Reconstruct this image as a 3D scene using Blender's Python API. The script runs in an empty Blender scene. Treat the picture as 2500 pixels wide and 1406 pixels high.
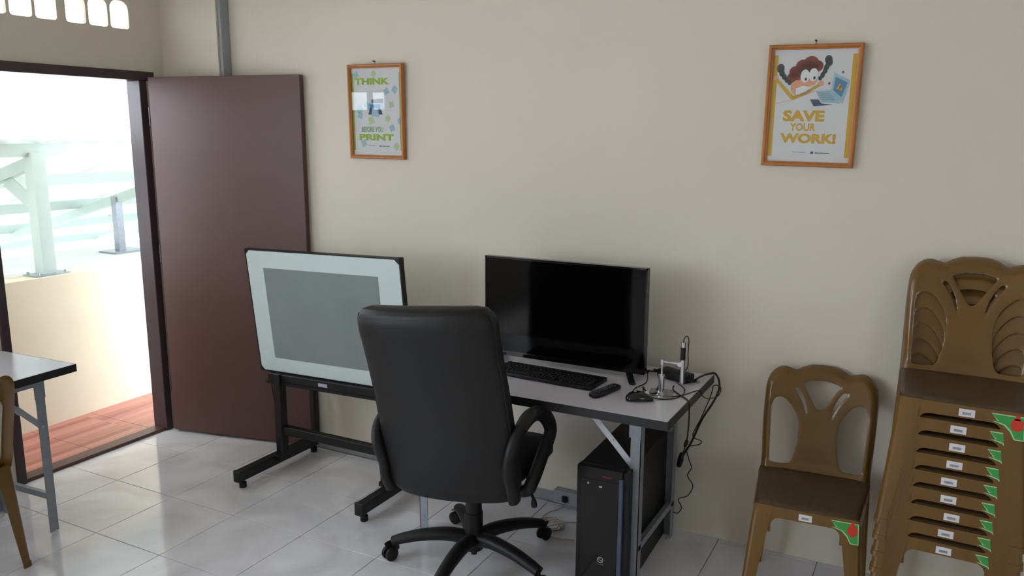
import bpy, bmesh, math, random
import numpy as np
from mathutils import Vector, Matrix
random.seed(7)
PI = math.pi
R = math.radians
S = bpy.context.scene
C = S.collection

# ------------------------------------------------------------------ camera
cam = bpy.data.objects.new('camera', bpy.data.cameras.new('camera'))
C.objects.link(cam)
rx = Vector((0.8842030638, 0.4670885172, 0.0036412969))
dn = Vector((0.0908261420, -0.1642776089, -0.9822237419))
fw = Vector((-0.4581872476, 0.8688159669, -0.1876786131))
cam.matrix_world = Matrix(((rx[0], -dn[0], -fw[0], 0), (rx[1], -dn[1], -fw[1], 0), (rx[2], -dn[2], -fw[2], 1.72), (0, 0, 0, 1)))
cam.data.sensor_width = 36
cam.data.lens = 28.5214
cam.data.clip_start = 0.02
S.camera = cam

# ------------------------------------------------------------------ light
w = bpy.data.worlds.new('sky'); S.world = w; w.use_nodes = True
bg = w.node_tree.nodes['Background']
bg.inputs[0].default_value = (0.82, 0.90, 1.0, 1); bg.inputs[1].default_value = 4.0
sun = bpy.data.objects.new('sun', bpy.data.lights.new('sun', 'SUN'))
sun.data.energy = 2.5; sun.data.angle = R(2); sun.data.color = (1, 0.97, 0.93)
sun.rotation_euler = (R(4), R(-20), 0)
C.objects.link(sun)
S.view_settings.view_transform = 'Standard'
S.view_settings.look = 'None'
S.view_settings.exposure = 0.92
S.view_settings.gamma = 1.0
S.view_settings.use_curve_mapping = False
S.cycles.use_denoising = True
S.cycles.max_bounces = 10
S.cycles.diffuse_bounces = 6
S.cycles.sample_clamp_indirect = 6


# ------------------------------------------------------------------ materials
def srgb(r, g, b):
    f = lambda c: (c / 255 / 12.92) if c / 255 <= 0.04045 else ((c / 255 + 0.055) / 1.055) ** 2.4
    return (f(r), f(g), f(b), 1)


def mat(name, rgb, rough=0.5, metal=0.0, var=0.0, scale=8, bump=0.0, bscale=200, spec=0.5, stretch=None, coat=0, detail=3):
    m = bpy.data.materials.new(name); m.use_nodes = True
    nt = m.node_tree; b = nt.nodes['Principled BSDF']
    c = srgb(*rgb)
    b.inputs['Base Color'].default_value = c
    b.inputs['Roughness'].default_value = rough
    b.inputs['Metallic'].default_value = metal
    b.inputs['Specular IOR Level'].default_value = spec
    b.inputs['Coat Weight'].default_value = coat
    tc = nt.nodes.new('ShaderNodeTexCoord')
    mp = nt.nodes.new('ShaderNodeMapping')
    nt.links.new(tc.outputs['Object'], mp.inputs[0])
    if stretch: mp.inputs['Scale'].default_value = stretch
    if var > 0:
        n = nt.nodes.new('ShaderNodeTexNoise'); n.inputs['Scale'].default_value = scale; n.inputs['Detail'].default_value = detail
        nt.links.new(mp.outputs[0], n.inputs['Vector'])
        r = nt.nodes.new('ShaderNodeValToRGB')
        r.color_ramp.elements[0].position = 0.3; r.color_ramp.elements[1].position = 0.7
        r.color_ramp.elements[0].color = tuple(x * (1 - var) for x in c[:3]) + (1,)
        r.color_ramp.elements[1].color = tuple(min(1, x * (1 + var)) for x in c[:3]) + (1,)
        nt.links.new(n.outputs['Fac'], r.inputs[0]); nt.links.new(r.outputs[0], b.inputs['Base Color'])
    if bump > 0:
        n2 = nt.nodes.new('ShaderNodeTexNoise'); n2.inputs['Scale'].default_value = bscale
        nt.links.new(mp.outputs[0], n2.inputs['Vector'])
        bp = nt.nodes.new('ShaderNodeBump'); bp.inputs['Strength'].default_value = bump; bp.inputs['Distance'].default_value = 0.002
        nt.links.new(n2.outputs['Fac'], bp.inputs['Height']); nt.links.new(bp.outputs[0], b.inputs['Normal'])
    return m


M = {}
M['wall'] = mat('cream_wall_paint', (218, 210, 196), 0.75, var=0.02, scale=1.5, bump=0.15, bscale=60)
M['ceiling'] = mat('ceiling_paint', (225, 222, 212), 0.8, var=0.02)
M['parapet'] = mat('parapet_paint', (208, 198, 174), 0.8, var=0.03, scale=4, bump=0.15, bscale=50)
M['door'] = mat('brown_door_paint', (88, 58, 54), 0.42, var=0.06, scale=6, bump=0.06, bscale=300)
M['frame'] = mat('dark_door_frame_paint', (66, 52, 58), 0.4, var=0.05)
M['grout'] = mat('grout', (150, 146, 142), 0.9)
M['trunk'] = mat('grey_trunking_plastic', (150, 152, 158), 0.5, var=0.03)
M['plastic'] = mat('brown_chair_plastic', (108, 77, 30), 0.2, var=0.08, scale=5, bump=0.05, bscale=90)
M['plastic_rough'] = mat('brown_textured_seat_plastic', (78, 60, 38), 0.5, var=0.18, scale=60, bump=0.5, bscale=260)
M['leather'] = mat('black_leather', (19, 19, 20), 0.5, var=0.1, scale=12, bump=0.25, bscale=260, spec=0.35)
M['blackp'] = mat('black_plastic', (20, 20, 22), 0.48, var=0.05, spec=0.35)
M['blackg'] = mat('black_gloss_plastic', (12, 12, 13), 0.12)
M['screen'] = mat('switched_off_screen', (4, 4, 5), 0.08, spec=0.2)
M['cable'] = mat('black_cable', (20, 20, 20), 0.5)
M['wcable'] = mat('pale_cable', (170, 160, 145), 0.5)
M['steel'] = mat('grey_painted_steel', (142, 148, 156), 0.38, metal=0.35, var=0.08, scale=30)
M['steeld'] = mat('galvanised_steel', (190, 194, 200), 0.3, metal=0.8, var=0.06, scale=30)
M['alu'] = mat('brushed_aluminium', (205, 206, 208), 0.22, metal=1.0)
M['laminate'] = mat('white_laminate', (205, 203, 212), 0.2, var=0.015, scale=3)
M['edge'] = mat('black_edge_band', (22, 22, 24), 0.45)
M['blackmetal'] = mat('black_powder_coat', (20, 20, 21), 0.48, var=0.06, spec=0.35)
M['boardw'] = mat('board_white_border', (204, 217, 216), 0.3, var=0.01)
M['boardg'] = mat('board_grey_film', (132, 142, 140), 0.28, var=0.05, scale=5)
M['silver'] = mat('silver_label', (186, 190, 206), 0.35, metal=0.4)
M['rubber'] = mat('white_rubber_foot', (215, 215, 215), 0.6)
M['paper'] = mat('poster_paper', (226, 222, 228), 0.7)
M['ochre'] = mat('ochre_ink', (214, 168, 40), 0.7)
M['lime'] = mat('lime_ink', (158, 186, 62), 0.7)
M['sage'] = mat('sage_ink', (138, 166, 128), 0.7)
M['pblue'] = mat('pale_blue_ink', (160, 196, 214), 0.7)
M['mblue'] = mat('mid_blue_ink', (80, 134, 176), 0.7)
M['pgreen'] = mat('pale_green_ink', (188, 206, 164), 0.7)
M['navy'] = mat('navy_ink', (58, 76, 104), 0.7)
M['slate'] = mat('slate_ink', (104, 110, 136), 0.7)
M['skin'] = mat('peach_ink', (232, 164, 134), 0.7)
M['hair'] = mat('red_brown_ink', (132, 54, 50), 0.7)
M['plait'] = mat('dark_teal_ink', (44, 66, 74), 0.7)
M['inkw'] = mat('white_ink', (235, 235, 240), 0.7)
M['inkk'] = mat('black_ink', (40, 40, 44), 0.7)
M['woodfr'] = mat('orange_wood_frame', (178, 112, 54), 0.4, var=0.15, scale=30, stretch=(1, 1, 0.15))
M['sticker'] = mat('white_sticker', (220, 218, 222), 0.5)
M['green'] = mat('green_sticker', (60, 150, 72), 0.45)
M['red'] = mat('red_sticker', (205, 52, 34), 0.45)
M['greenl'] = mat('light_green_outline', (170, 215, 160), 0.5)
M['barc'] = mat('barcode_ink', (90, 88, 96), 0.6)
M['post'] = mat('pale_green_steel', (172, 187, 180), 0.5, var=0.03)
M['concrete'] = mat('white_concrete', (205, 204, 200), 0.85, var=0.05, scale=3)
M['blueg'] = mat('blue_grey_trim', (72, 84, 104), 0.3)
M['led'] = mat('light_grey_button', (190, 190, 190), 0.3, metal=0.5)
M['dred'] = mat('dark_red_print', (110, 26, 22), 0.5)
M['emblem'] = mat('emblem_silver', (190, 186, 180), 0.35)


def floor_tile_mat():
    m = bpy.data.materials.new('marbled_floor_tile'); m.use_nodes = True
    nt = m.node_tree; b = nt.nodes['Principled BSDF']
    tc = nt.nodes.new('ShaderNodeTexCoord')
    g = nt.nodes.new('ShaderNodeNewGeometry')
    n = nt.nodes.new('ShaderNodeTexNoise'); n.inputs['Scale'].default_value = 2.2; n.inputs['Detail'].default_value = 6; n.inputs['Distortion'].default_value = 1.6
    nt.links.new(g.outputs['Position'], n.inputs['Vector'])
    r = nt.nodes.new('ShaderNodeValToRGB')
    r.color_ramp.elements[0].position = 0.35; r.color_ramp.elements[0].color = srgb(214, 212, 219)
    r.color_ramp.elements[1].position = 0.62; r.color_ramp.elements[1].color = srgb(236, 235, 242)
    nt.links.new(n.outputs['Fac'], r.inputs[0]); nt.links.new(r.outputs[0], b.inputs['Base Color'])
    b.inputs['Roughness'].default_value = 0.1
    b.inputs['Specular IOR Level'].default_value = 0.6
    n2 = nt.nodes.new('ShaderNodeTexNoise'); n2.inputs['Scale'].default_value = 3
    nt.links.new(g.outputs['Position'], n2.inputs['Vector'])
    bp = nt.nodes.new('ShaderNodeBump'); bp.inputs['Strength'].default_value = 0.05; bp.inputs['Distance'].default_value = 0.01
    nt.links.new(n2.outputs['Fac'], bp.inputs['Height']); nt.links.new(bp.outputs[0], b.inputs['Normal'])
    return m


M['tile'] = floor_tile_mat()


def plank_tile_mat():
    m = bpy.data.materials.new('wood_look_tile'); m.use_nodes = True
    nt = m.node_tree; b = nt.nodes['Principled BSDF']
    g = nt.nodes.new('ShaderNodeNewGeometry')
    sx = nt.nodes.new('ShaderNodeSeparateXYZ'); nt.links.new(g.outputs['Position'], sx.inputs[0])
    # plank rows 6.2 cm wide running along y, each row with its own tone and running grain
    mul = nt.nodes.new('ShaderNodeMath'); mul.operation = 'MULTIPLY'; mul.inputs[1].default_value = 1 / 0.046
    nt.links.new(sx.outputs[0], mul.inputs[0])
    fl = nt.nodes.new('ShaderNodeMath'); fl.operation = 'FLOOR'; nt.links.new(mul.outputs[0], fl.inputs[0])
    mul2 = nt.nodes.new('ShaderNodeMath'); mul2.operation = 'MULTIPLY'; mul2.inputs[1].default_value = 1 / 0.745
    nt.links.new(sx.outputs[1], mul2.inputs[0])
    fl2 = nt.nodes.new('ShaderNodeMath'); fl2.operation = 'FLOOR'; nt.links.new(mul2.outputs[0], fl2.inputs[0])
    cb = nt.nodes.new('ShaderNodeCombineXYZ'); nt.links.new(fl.outputs[0], cb.inputs[0]); nt.links.new(fl2.outputs[0], cb.inputs[1])
    wn = nt.nodes.new('ShaderNodeTexWhiteNoise'); nt.links.new(cb.outputs[0], wn.inputs['Vector'])
    mp = nt.nodes.new('ShaderNodeMapping'); mp.inputs['Scale'].default_value = (70, 1.6, 1); nt.links.new(g.outputs['Position'], mp.inputs[0])
    n = nt.nodes.new('ShaderNodeTexNoise'); n.inputs['Scale'].default_value = 1; n.inputs['Detail'].default_value = 4
    nt.links.new(mp.outputs[0], n.inputs['Vector'])
    ad = nt.nodes.new('ShaderNodeMath'); ad.operation = 'ADD'
    nt.links.new(wn.outputs['Value'], ad.inputs[0]); nt.links.new(n.outputs['Fac'], ad.inputs[1])
    r = nt.nodes.new('ShaderNodeValToRGB')
    r.color_ramp.elements[0].position = 0.35; r.color_ramp.elements[0].color = srgb(142, 84, 74)
    r.color_ramp.elements[1].position = 1.0; r.color_ramp.elements[1].color = srgb(186, 124, 110)
    dv = nt.nodes.new('ShaderNodeMath'); dv.operation = 'MULTIPLY'; dv.inputs[1].default_value = 0.6
    nt.links.new(ad.outputs[0], dv.inputs[0]); nt.links.new(dv.outputs[0], r.inputs[0])
    nt.links.new(r.outputs[0], b.inputs['Base Color'])
    b.inputs['Roughness'].default_value = 0.35
    return m


M['plank'] = plank_tile_mat()


def glass_mat():
    m = bpy.data.materials.new('clear_glass'); m.use_nodes = True
    nt = m.node_tree; nt.nodes.remove(nt.nodes['Principled BSDF'])
    o = nt.nodes['Material Output']
    t = nt.nodes.new('ShaderNodeBsdfTransparent'); t.inputs[0].default_value = (0.97, 0.98, 0.97, 1)
    gl = nt.nodes.new('ShaderNodeBsdfGlossy'); gl.inputs['Roughness'].default_value = 0.01
    lw_ = nt.nodes.new('ShaderNodeLayerWeight')
    pw_ = nt.nodes.new('ShaderNodeMath'); pw_.operation = 'POWER'; pw_.inputs[1].default_value = 4
    nt.links.new(lw_.outputs['Facing'], pw_.inputs[0])
    fr = nt.nodes.new('ShaderNodeMath'); fr.operation = 'MULTIPLY_ADD'; fr.inputs[1].default_value = 0.6; fr.inputs[2].default_value = 0.04
    nt.links.new(pw_.outputs[0], fr.inputs[0])
    mx = nt.nodes.new('ShaderNodeMixShader')
    nt.links.new(fr.outputs[0], mx.inputs[0]); nt.links.new(t.outputs[0], mx.inputs[1]); nt.links.new(gl.outputs[0], mx.inputs[2])
    nt.links.new(mx.outputs[0], o.inputs[0])
    return m


M['glass'] = glass_mat()


def sheet_mat():
    m = bpy.data.materials.new('white_roofing_sheet'); m.use_nodes = True
    nt = m.node_tree; b = nt.nodes['Principled BSDF']; o = nt.nodes['Material Output']
    b.inputs['Base Color'].default_value = srgb(232, 236, 234); b.inputs['Roughness'].default_value = 0.5
    t = nt.nodes.new('ShaderNodeBsdfTranslucent'); t.inputs[0].default_value = srgb(240, 244, 242)
    mx = nt.nodes.new('ShaderNodeMixShader'); mx.inputs[0].default_value = 0.12
    nt.links.new(b.outputs[0], mx.inputs[1]); nt.links.new(t.outputs[0], mx.inputs[2]); nt.links.new(mx.outputs[0], o.inputs[0])
    return m


M['sheet'] = sheet_mat()


# ------------------------------------------------------------------ mesh helpers
def link(name, me, m=None, parent=None, loc=None, rot=None):
    o = bpy.data.objects.new(name, me); C.objects.link(o)
    if m is not None and me is not None and not me.materials: me.materials.append(M[m] if isinstance(m, str) else m)
    if parent is not None: o.parent = parent
    if loc is not None: o.location = loc
    if rot is not None: o.rotation_euler = rot
    return o


def tag(o, label=None, cat=None, group=None, kind=None):
    if label: o['label'] = label
    if cat: o['category'] = cat
    if group: o['group'] = group
    if kind: o['kind'] = kind
    return o


def thing(name, label, cat, loc=(0, 0, 0), rot=(0, 0, 0), group=None):
    return tag(link(name, None, None, None, loc, rot), label, cat, group)


def me_from(bm, smooth=False, ang=None):
    bmesh.ops.recalc_face_normals(bm, faces=bm.faces)
    me = bpy.data.meshes.new('mesh'); bm.to_mesh(me); bm.free()
    if smooth or ang:
        me.shade_smooth()
        if ang: me.set_sharp_from_angle(angle=R(ang))
    return me


def add_box(bm, x0, x1, y0, y1, z0, z1, bev=0, seg=1):
    b2 = bmesh.new() if bev else bm
    vs = [b2.verts.new((x, y, z)) for x in (x0, x1) for y in (y0, y1) for z in (z0, z1)]
    for f in ((0, 1, 3, 2), (4, 6, 7, 5), (0, 4, 5, 1), (2, 3, 7, 6), (0, 2, 6, 4), (1, 5, 7, 3)):
        b2.faces.new([vs[i] for i in f])
    if bev:
        bmesh.ops.bevel(b2, geom=b2.edges[:], offset=bev, segments=seg, affect='EDGES', profile=0.5)
        t = bpy.data.meshes.new('t'); b2.to_mesh(t); b2.free(); bm.from_mesh(t); bpy.data.meshes.remove(t)


def box(x0, x1, y0, y1, z0, z1, bev=0, seg=1):
    bm = bmesh.new(); add_box(bm, x0, x1, y0, y1, z0, z1, bev, seg)
    return me_from(bm, ang=40 if bev and seg > 1 else None)


def spline(pts, n=8):
    P = [Vector(p) for p in pts]
    P = [P[0] * 2 - P[1]] + P + [P[-1] * 2 - P[-2]]
    out = []
    for i in range(1, len(P) - 2):
        for k in range(n):
            t = k / n; a, b, c, d = P[i - 1], P[i], P[i + 1], P[i + 2]
            out.append(0.5 * ((2 * b) + (c - a) * t + (2 * a - 5 * b + 4 * c - d) * t * t + (3 * b - a - 3 * c + d) * t ** 3))
    out.append(P[-2])
    return out


def add_tube(bm, pts, r, seg=8, rb=None, up=None, closed=False):
    """sweep an ellipse (r x rb) along pts; r may be a list"""
    pts = [Vector(p) for p in pts]; n = len(pts); rings = []
    prev = None
    for i, p in enumerate(pts):
        if closed: t = pts[(i + 1) % n] - pts[i - 1]
        else: t = pts[min(i + 1, n - 1)] - pts[max(i - 1, 0)]
        t.normalize()
        if up is not None: a = Vector(up)
        elif prev is None: a = Vector((0, 0, 1)) if abs(t.z) < 0.9 else Vector((1, 0, 0))
        else: a = prev
        s = a - t * a.dot(t); s.normalize(); prev = s
        q = t.cross(s)
        ra = r[i] if isinstance(r, (list, tuple)) else r
        rr = ra if rb is None else (rb[i] if isinstance(rb, (list, tuple)) else rb)
        rings.append([bm.verts.new(p + s * (math.cos(2 * PI * k / seg) * ra) + q * (math.sin(2 * PI * k / seg) * rr)) for k in range(seg)])
    for i in range(n if closed else n - 1):
        A, B = rings[i], rings[(i + 1) % n]
        for k in range(seg): bm.faces.new((A[k], A[(k + 1) % seg], B[(k + 1) % seg], B[k]))
    if not closed:
        bm.faces.new(rings[0][::-1]); bm.faces.new(rings[-1])


def tube(pts, r, seg=8, **k):
    bm = bmesh.new(); add_tube(bm, pts, r, seg, **k); return me_from(bm, ang=50)


def add_bar(bm, a, b, wd, ht, up=(0, 0, 1)):
    """rectangular bar from a to b; ht along up"""
    a = Vector(a); b = Vector(b); t = (b - a).normalized(); u = Vector(up); u = (u - t * u.dot(t)).normalized(); s = t.cross(u)
    v = [bm.verts.new(p + s * (i * wd / 2) + u * (j * ht / 2)) for p in (a, b) for i, j in ((-1, -1), (1, -1), (1, 1), (-1, 1))]
    for f in ((3, 2, 1, 0), (4, 5, 6, 7), (0, 1, 5, 4), (1, 2, 6, 5), (2, 3, 7, 6), (3, 0, 4, 7)): bm.faces.new([v[i] for i in f])


def bar(a, b, wd, ht, up=(0, 0, 1)):
    bm = bmesh.new(); add_bar(bm, a, b, wd, ht, up); return me_from(bm)


def add_cyl(bm, c, r, h, seg=16, axis='z', r2=None):
    c = Vector(c); d = {'x': Vector((1, 0, 0)), 'y': Vector((0, 1, 0)), 'z': Vector((0, 0, 1))}[axis]
    add_tube(bm, [c, c + d * h], [r, r if r2 is None else r2], seg)


def cyl(c, r, h, seg=16, axis='z', r2=None):
    bm = bmesh.new(); add_cyl(bm, c, r, h, seg, axis, r2); return me_from(bm, ang=50)


def loft(rings, closed_ends=True):
    bm = bmesh.new(); V = [[bm.verts.new(p) for p in r] for r in rings]
    n = len(V[0])
    for A, B in zip(V, V[1:]):
        for k in range(n): bm.faces.new((A[k], A[(k + 1) % n], B[(k + 1) % n], B[k]))
    if closed_ends: bm.faces.new(V[0][::-1]); bm.faces.new(V[-1])
    return bm


def rrect(cx, cy, a, b, e=4, n=24):
    """superellipse ring in 2D"""
    out = []
    for k in range(n):
        t = 2 * PI * k / n; c, s = math.cos(t), math.sin(t)
        out.append((cx + a * math.copysign(abs(c) ** (2 / e), c), cy + b * math.copysign(abs(s) ** (2 / e), s)))
    return out


def plate2d(outer, holes=(), t=0.002, bev=0.0):
    """flat plate in local XY (z up = thickness) with holes, from 2D outlines"""
    cu = bpy.data.curves.new('c', 'CURVE'); cu.dimensions = '2D'; cu.fill_mode = 'BOTH'; cu.extrude = t / 2; cu.bevel_depth = bev
    for poly in [outer] + list(holes):
        sp = cu.splines.new('POLY'); sp.points.add(len(poly) - 1); sp.use_cyclic_u = True
        for q, p in zip(sp.points, poly): q.co = (p[0], p[1], 0, 1)
    o = bpy.data.objects.new('c', cu); C.objects.link(o)
    dg = bpy.context.evaluated_depsgraph_get()
    me = bpy.data.meshes.new_from_object(o.evaluated_get(dg)); bpy.data.objects.remove(o); bpy.data.curves.remove(cu)
    return me


def text_mesh(s, size, t=0.0005, off=0.0, sx=1.0, align='CENTER', spacing=1.0):
    cu = bpy.data.curves.new('t', 'FONT'); cu.body = s; cu.size = size; cu.extrude = t / 2; cu.offset = off; cu.align_x = align; cu.align_y = 'CENTER'
    cu.space_character = spacing; cu.resolution_u = 3
    o = bpy.data.objects.new('t', cu); C.objects.link(o)
    dg = bpy.context.evaluated_depsgraph_get()
    me = bpy.data.meshes.new_from_object(o.evaluated_get(dg)); bpy.data.objects.remove(o); bpy.data.curves.remove(cu)
    me.transform(Matrix.Diagonal((sx, 1, 1, 1)))
    return me


def face_front(me, x=0, z=0, y=0, ang=0):
    """turn a plate made in XY so that it stands in XZ facing -Y"""
    me.transform(Matrix.Translation((x, y, z)) @ Matrix.Rotation(PI / 2, 4, 'X') @ Matrix.Rotation(ang, 4, 'Z'))
    return me


def join(mes):
    bm = bmesh.new()
    for m in mes: bm.from_mesh(m)
    me = bpy.data.meshes.new('mesh'); bm.to_mesh(me); bm.free(); return me


# ================================================================== THE SETTING
XL, YB = -3.90, 3.29
XR, YF, ZC = 4.3, -4.4, 3.1


def struct(name, me, m, parent=None, **k):
    o = link(name, me, m, parent, **k)
    if parent is None: o['kind'] = 'structure'
    return o


# floor: slab + tiles (parts)
fl = struct('floor', box(XL, XR, YF, YB, -0.15, -0.004), 'grout')
P = 0.402; TX0, TY0 = -3.130, 2.455
i0 = math.floor((XL - TX0) / P); i1 = math.ceil((XR - TX0) / P); j1 = math.ceil((YB - TY0) / P); j0 = math.floor((YF - TY0) / P)


def tile_mesh(x0, x1, y0, y1, z0=-0.006, z1=0.0, bev=0.0012):
    bm = bmesh.new()
    v = [bm.verts.new(p) for p in ((x0, y0, z0), (x1, y0, z0), (x1, y1, z0), (x0, y1, z0),
                                   (x0, y0, z1 - bev), (x1, y0, z1 - bev), (x1, y1, z1 - bev), (x0, y1, z1 - bev),
                                   (x0 + bev, y0 + bev, z1), (x1 - bev, y0 + bev, z1), (x1 - bev, y1 - bev, z1), (x0 + bev, y1 - bev, z1))]
    for a in (0, 4):
        for k in range(4): bm.faces.new((v[a + k], v[a + (k + 1) % 4], v[a + 4 + (k + 1) % 4], v[a + 4 + k]))
    bm.faces.new(v[8:12])
    return me_from(bm)


full = tile_mesh(0.0015, P - 0.0015, 0.0015, P - 0.0015)
rest = bmesh.new()
for i in range(i0, i1):
    for j in range(j0, j1):
        x0, y0 = TX0 + i * P, TY0 + j * P
        cx0, cx1, cy0, cy1 = max(x0 + 0.0015, XL), min(x0 + P - 0.0015, XR), max(y0 + 0.0015, YF), min(y0 + P - 0.0015, YB)
        if cx1 - cx0 < 0.01 or cy1 - cy0 < 0.01: continue
        whole = (cx1 - cx0 > P - 0.0035) and (cy1 - cy0 > P - 0.0035)
        if y0 > 0.6 and x0 < 0.9:
            if whole: o = link('tile', full, 'tile', fl, (x0, y0, 0))
            else: o = link('tile', tile_mesh(cx0, cx1, cy0, cy1), 'tile', fl)
        else:
            t = tile_mesh(cx0, cx1, cy0, cy1); rest.from_mesh(t); bpy.data.meshes.remove(t)
o = link('tile_field', me_from(rest), 'tile', fl); o['kind'] = 'stuff'

struct('ceiling', box(XL - 0.1, XR + 0.1, YF - 0.1, YB + 0.1, ZC, ZC + 0.12), 'ceiling')
struct('wall_back', box(XL - 0.1, XR + 0.1, YB, YB + 0.1, -0.15, ZC), 'wall')


def wall_with_holes(axis, pos, thick, a0, a1, holes, z0=-0.15, z1=ZC):
    """vertical wall; holes = (a0,a1,z0,z1), wall plane at pos, going outward by thick. Returns a mesh built of clean blocks."""
    A = sorted({a0, a1} | {h[0] for h in holes} | {h[1] for h in holes})
    Z = sorted({z0, z1} | {h[2] for h in holes} | {h[3] for h in holes})
    inh = lambda a, z: any(h[0] < a < h[1] and h[2] < z < h[3] for h in holes)
    bm = bmesh.new()
    solid = {}
    for i in range(len(A) - 1):
        for k in range(len(Z) - 1):
            solid[i, k] = not inh((A[i] + A[i + 1]) / 2, (Z[k] + Z[k + 1]) / 2)
    pt = (lambda a, d, z: (pos + d, a, z)) if axis == 'x' else (lambda a, d, z: (a, pos + d, z))
    cache = {}

    def V(a, d, z):
        k = (round(a, 5), round(d, 5), round(z, 5))
        if k not in cache: cache[k] = bm.verts.new(pt(a, d, z))
        return cache[k]
    for (i, k), s in solid.items():
        if not s: continue
        a, b, c, d = A[i], A[i + 1], Z[k], Z[k + 1]
        for dd in (0, thick): bm.faces.new((V(a, dd, c), V(b, dd, c), V(b, dd, d), V(a, dd, d)))
        if not solid.get((i - 1, k)): bm.faces.new((V(a, 0, c), V(a, thick, c), V(a, thick, d), V(a, 0, d)))
        if not solid.get((i + 1, k)): bm.faces.new((V(b, 0, c), V(b, thick, c), V(b, thick, d), V(b, 0, d)))
        if not solid.get((i, k - 1)): bm.faces.new((V(a, 0, c), V(a, thick, c), V(b, thick, c), V(b, 0, c)))
        if not solid.get((i, k + 1)): bm.faces.new((V(a, 0, d), V(a, thick, d), V(b, thick, d), V(b, 0, d)))
    return me_from(bm)


# left wall: doorway, row of vent blocks above it, one slot window further along
DY0, DY1, DZ = 2.185, 3.095, 2.035
VP = 0.402
vents = [(2.906 - 0.0615 - k * VP - 0.129 + 0.0, 2.906 + 0.1255 - k * VP) for k in range(11)]
vents = [(3.032 - 0.372 - k * VP, 3.032 - k * VP) for k in range(11)]
WIN = (1.15, 1.70, 1.80, 1.955)
RW = [(-3.4, -1.3, 0.9, 2.5), (-1.1, 0.95, 0.9, 2.5)]
lw = struct('wall_left', wall_with_holes('x', XL, -0.1, YF, YB, [(DY0, DY1, -0.15, DZ)] + [(a, b, 2.245, 2.405) for a, b in vents] + [WIN] + RW), 'wall')
vb_holes = []
for k in range(3):
    c = -0.061 - k * 0.1235
    pts = []
    hw, z0, z1 = 0.054, 2.2525, 2.395
    rt, rb_ = 0.046, 0.016
    for (cx, cz, r, a0, a1) in ((c + hw - rt, z1 - rt, rt, 0, 90), (c - hw + rt, z1 - rt, rt, 90, 180), (c - hw + rb_, z0 + rb_, rb_, 180, 270), (c + hw - rb_, z0 + rb_, rb_, 270, 360)):
        for q in range(7):
            t = R(a0 + (a1 - a0) * q / 6); pts.append((cx + r * math.cos(t), cz + r * math.sin(t)))
    vb_holes.append(pts)
vb = plate2d([(-0.372, 2.245), (0, 2.245), (0, 2.405), (-0.372, 2.405)], vb_holes, t=0.022)
vb.transform(Matrix.Rotation(PI / 2, 4, 'Z') @ Matrix.Rotation(PI / 2, 4, 'X'))   # XY -> YZ
for a, b in vents:
    link('vent_block', vb, 'wall', lw, (XL - 0.013, b, 0))
# slot window high in the left wall
wf = struct('window_1', None, None, lw); 
bm = bmesh.new()
a0, a1, c0, c1 = WIN
for q in ((a0, a1, c0, c0 + 0.012), (a0, a1, c1 - 0.012, c1), (a0, a0 + 0.02, c0, c1), (a1 - 0.02, a1, c0, c1), (1.385, 1.41, c0, c1)):
    add_box(bm, XL - 0.07, XL - 0.03, *q)
bpy.data.objects.remove(wf)
wf = struct('window_1', me_from(bm), 'frame')
link('pane', box(XL - 0.052, XL - 0.048, a0, a1, c0, c1), 'glass', wf)

# rear wall (behind the camera) with three windows, right wall plain
struct('wall_rear', box(XL - 0.1, XR + 0.1, YF - 0.1, YF, -0.15, ZC), 'wall')
RR = [(-3.3, -1.5, 1.1, 2.6)]
struct('wall_right', wall_with_holes('x', XR, 0.1, YF, YB, RR), 'wall')
for n, (a, b, c, d) in enumerate(RR):
    bm = bmesh.new(); mdl = (a + b) / 2
    for q in ((a, b, c, c + 0.05), (a, b, d - 0.05, d), (a, a + 0.05, c, d), (b - 0.05, b, c, d), (mdl - 0.025, mdl + 0.025, c, d)):
        add_box(bm, XR + 0.02, XR + 0.07, q[0], q[1], q[2], q[3])
    o = struct('window_%d' % (n + 4), me_from(bm), 'frame')
    for q in ((a + 0.05, mdl - 0.025), (mdl + 0.025, b - 0.05)): link('pane', box(XR + 0.046, XR + 0.05, q[0], q[1], c + 0.05, d - 0.05), 'glass', o)

# corner column and cable trunking
struct('trim_1', box(XL, -3.472, 3.222, YB, 0, ZC), 'wall')['label'] = 'cream painted column in the far left corner'
t = struct('trim_2', box(-3.472, -3.448, 3.232, 3.288, 0, ZC, 0.002), 'trunk'); t['label'] = 'grey vertical cable trunking beside the corner column'
t = struct('trim_3', box(-3.448, -1.49, 3.268, YB, 0.004, 0.048, 0.002), 'trunk'); t['label'] = 'grey cable trunking along the foot of the back wall'
link('trunking_lid', box(-3.44, -1.495, 3.265, 3.268, 0.010, 0.042), 'trunk', t)

# door frame (structure) and door leaf
dfr = struct('door_1', None, None)
bpy.data.objects.remove(dfr)
bm = bmesh.new()
add_box(bm, XL - 0.095, XL + 0.012, 2.13, 3.147, 1.992, 2.040, 0.003)
dfr = struct('door_1', me_from(bm), 'frame')
dfr['label'] = 'dark painted frame of the doorway to the balcony'
link('jamb', box(XL - 0.095, XL + 0.012, 3.048, 3.095, 0, 1.992, 0.003), 'frame', dfr)
link('jamb', box(XL - 0.095, XL + 0.012, 2.178, 2.222, 0, 1.992, 0.003), 'frame', dfr)
link('threshold', box(XL - 0.085, XL + 0.002, 2.222, 3.048, 0, 0.018, 0.003), 'door', dfr)
dl = thing('door', 'brown panel door swung wide open against the back wall', 'door', (-3.838, 3.062, 0), (0, 0, math.atan2(0.188, 0.895)))
link('door_leaf', box(0.0, 0.918, 0.0, 0.036, 0.014, 2.008, 0.002), 'door', dl)
bm = bmesh.new()
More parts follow.
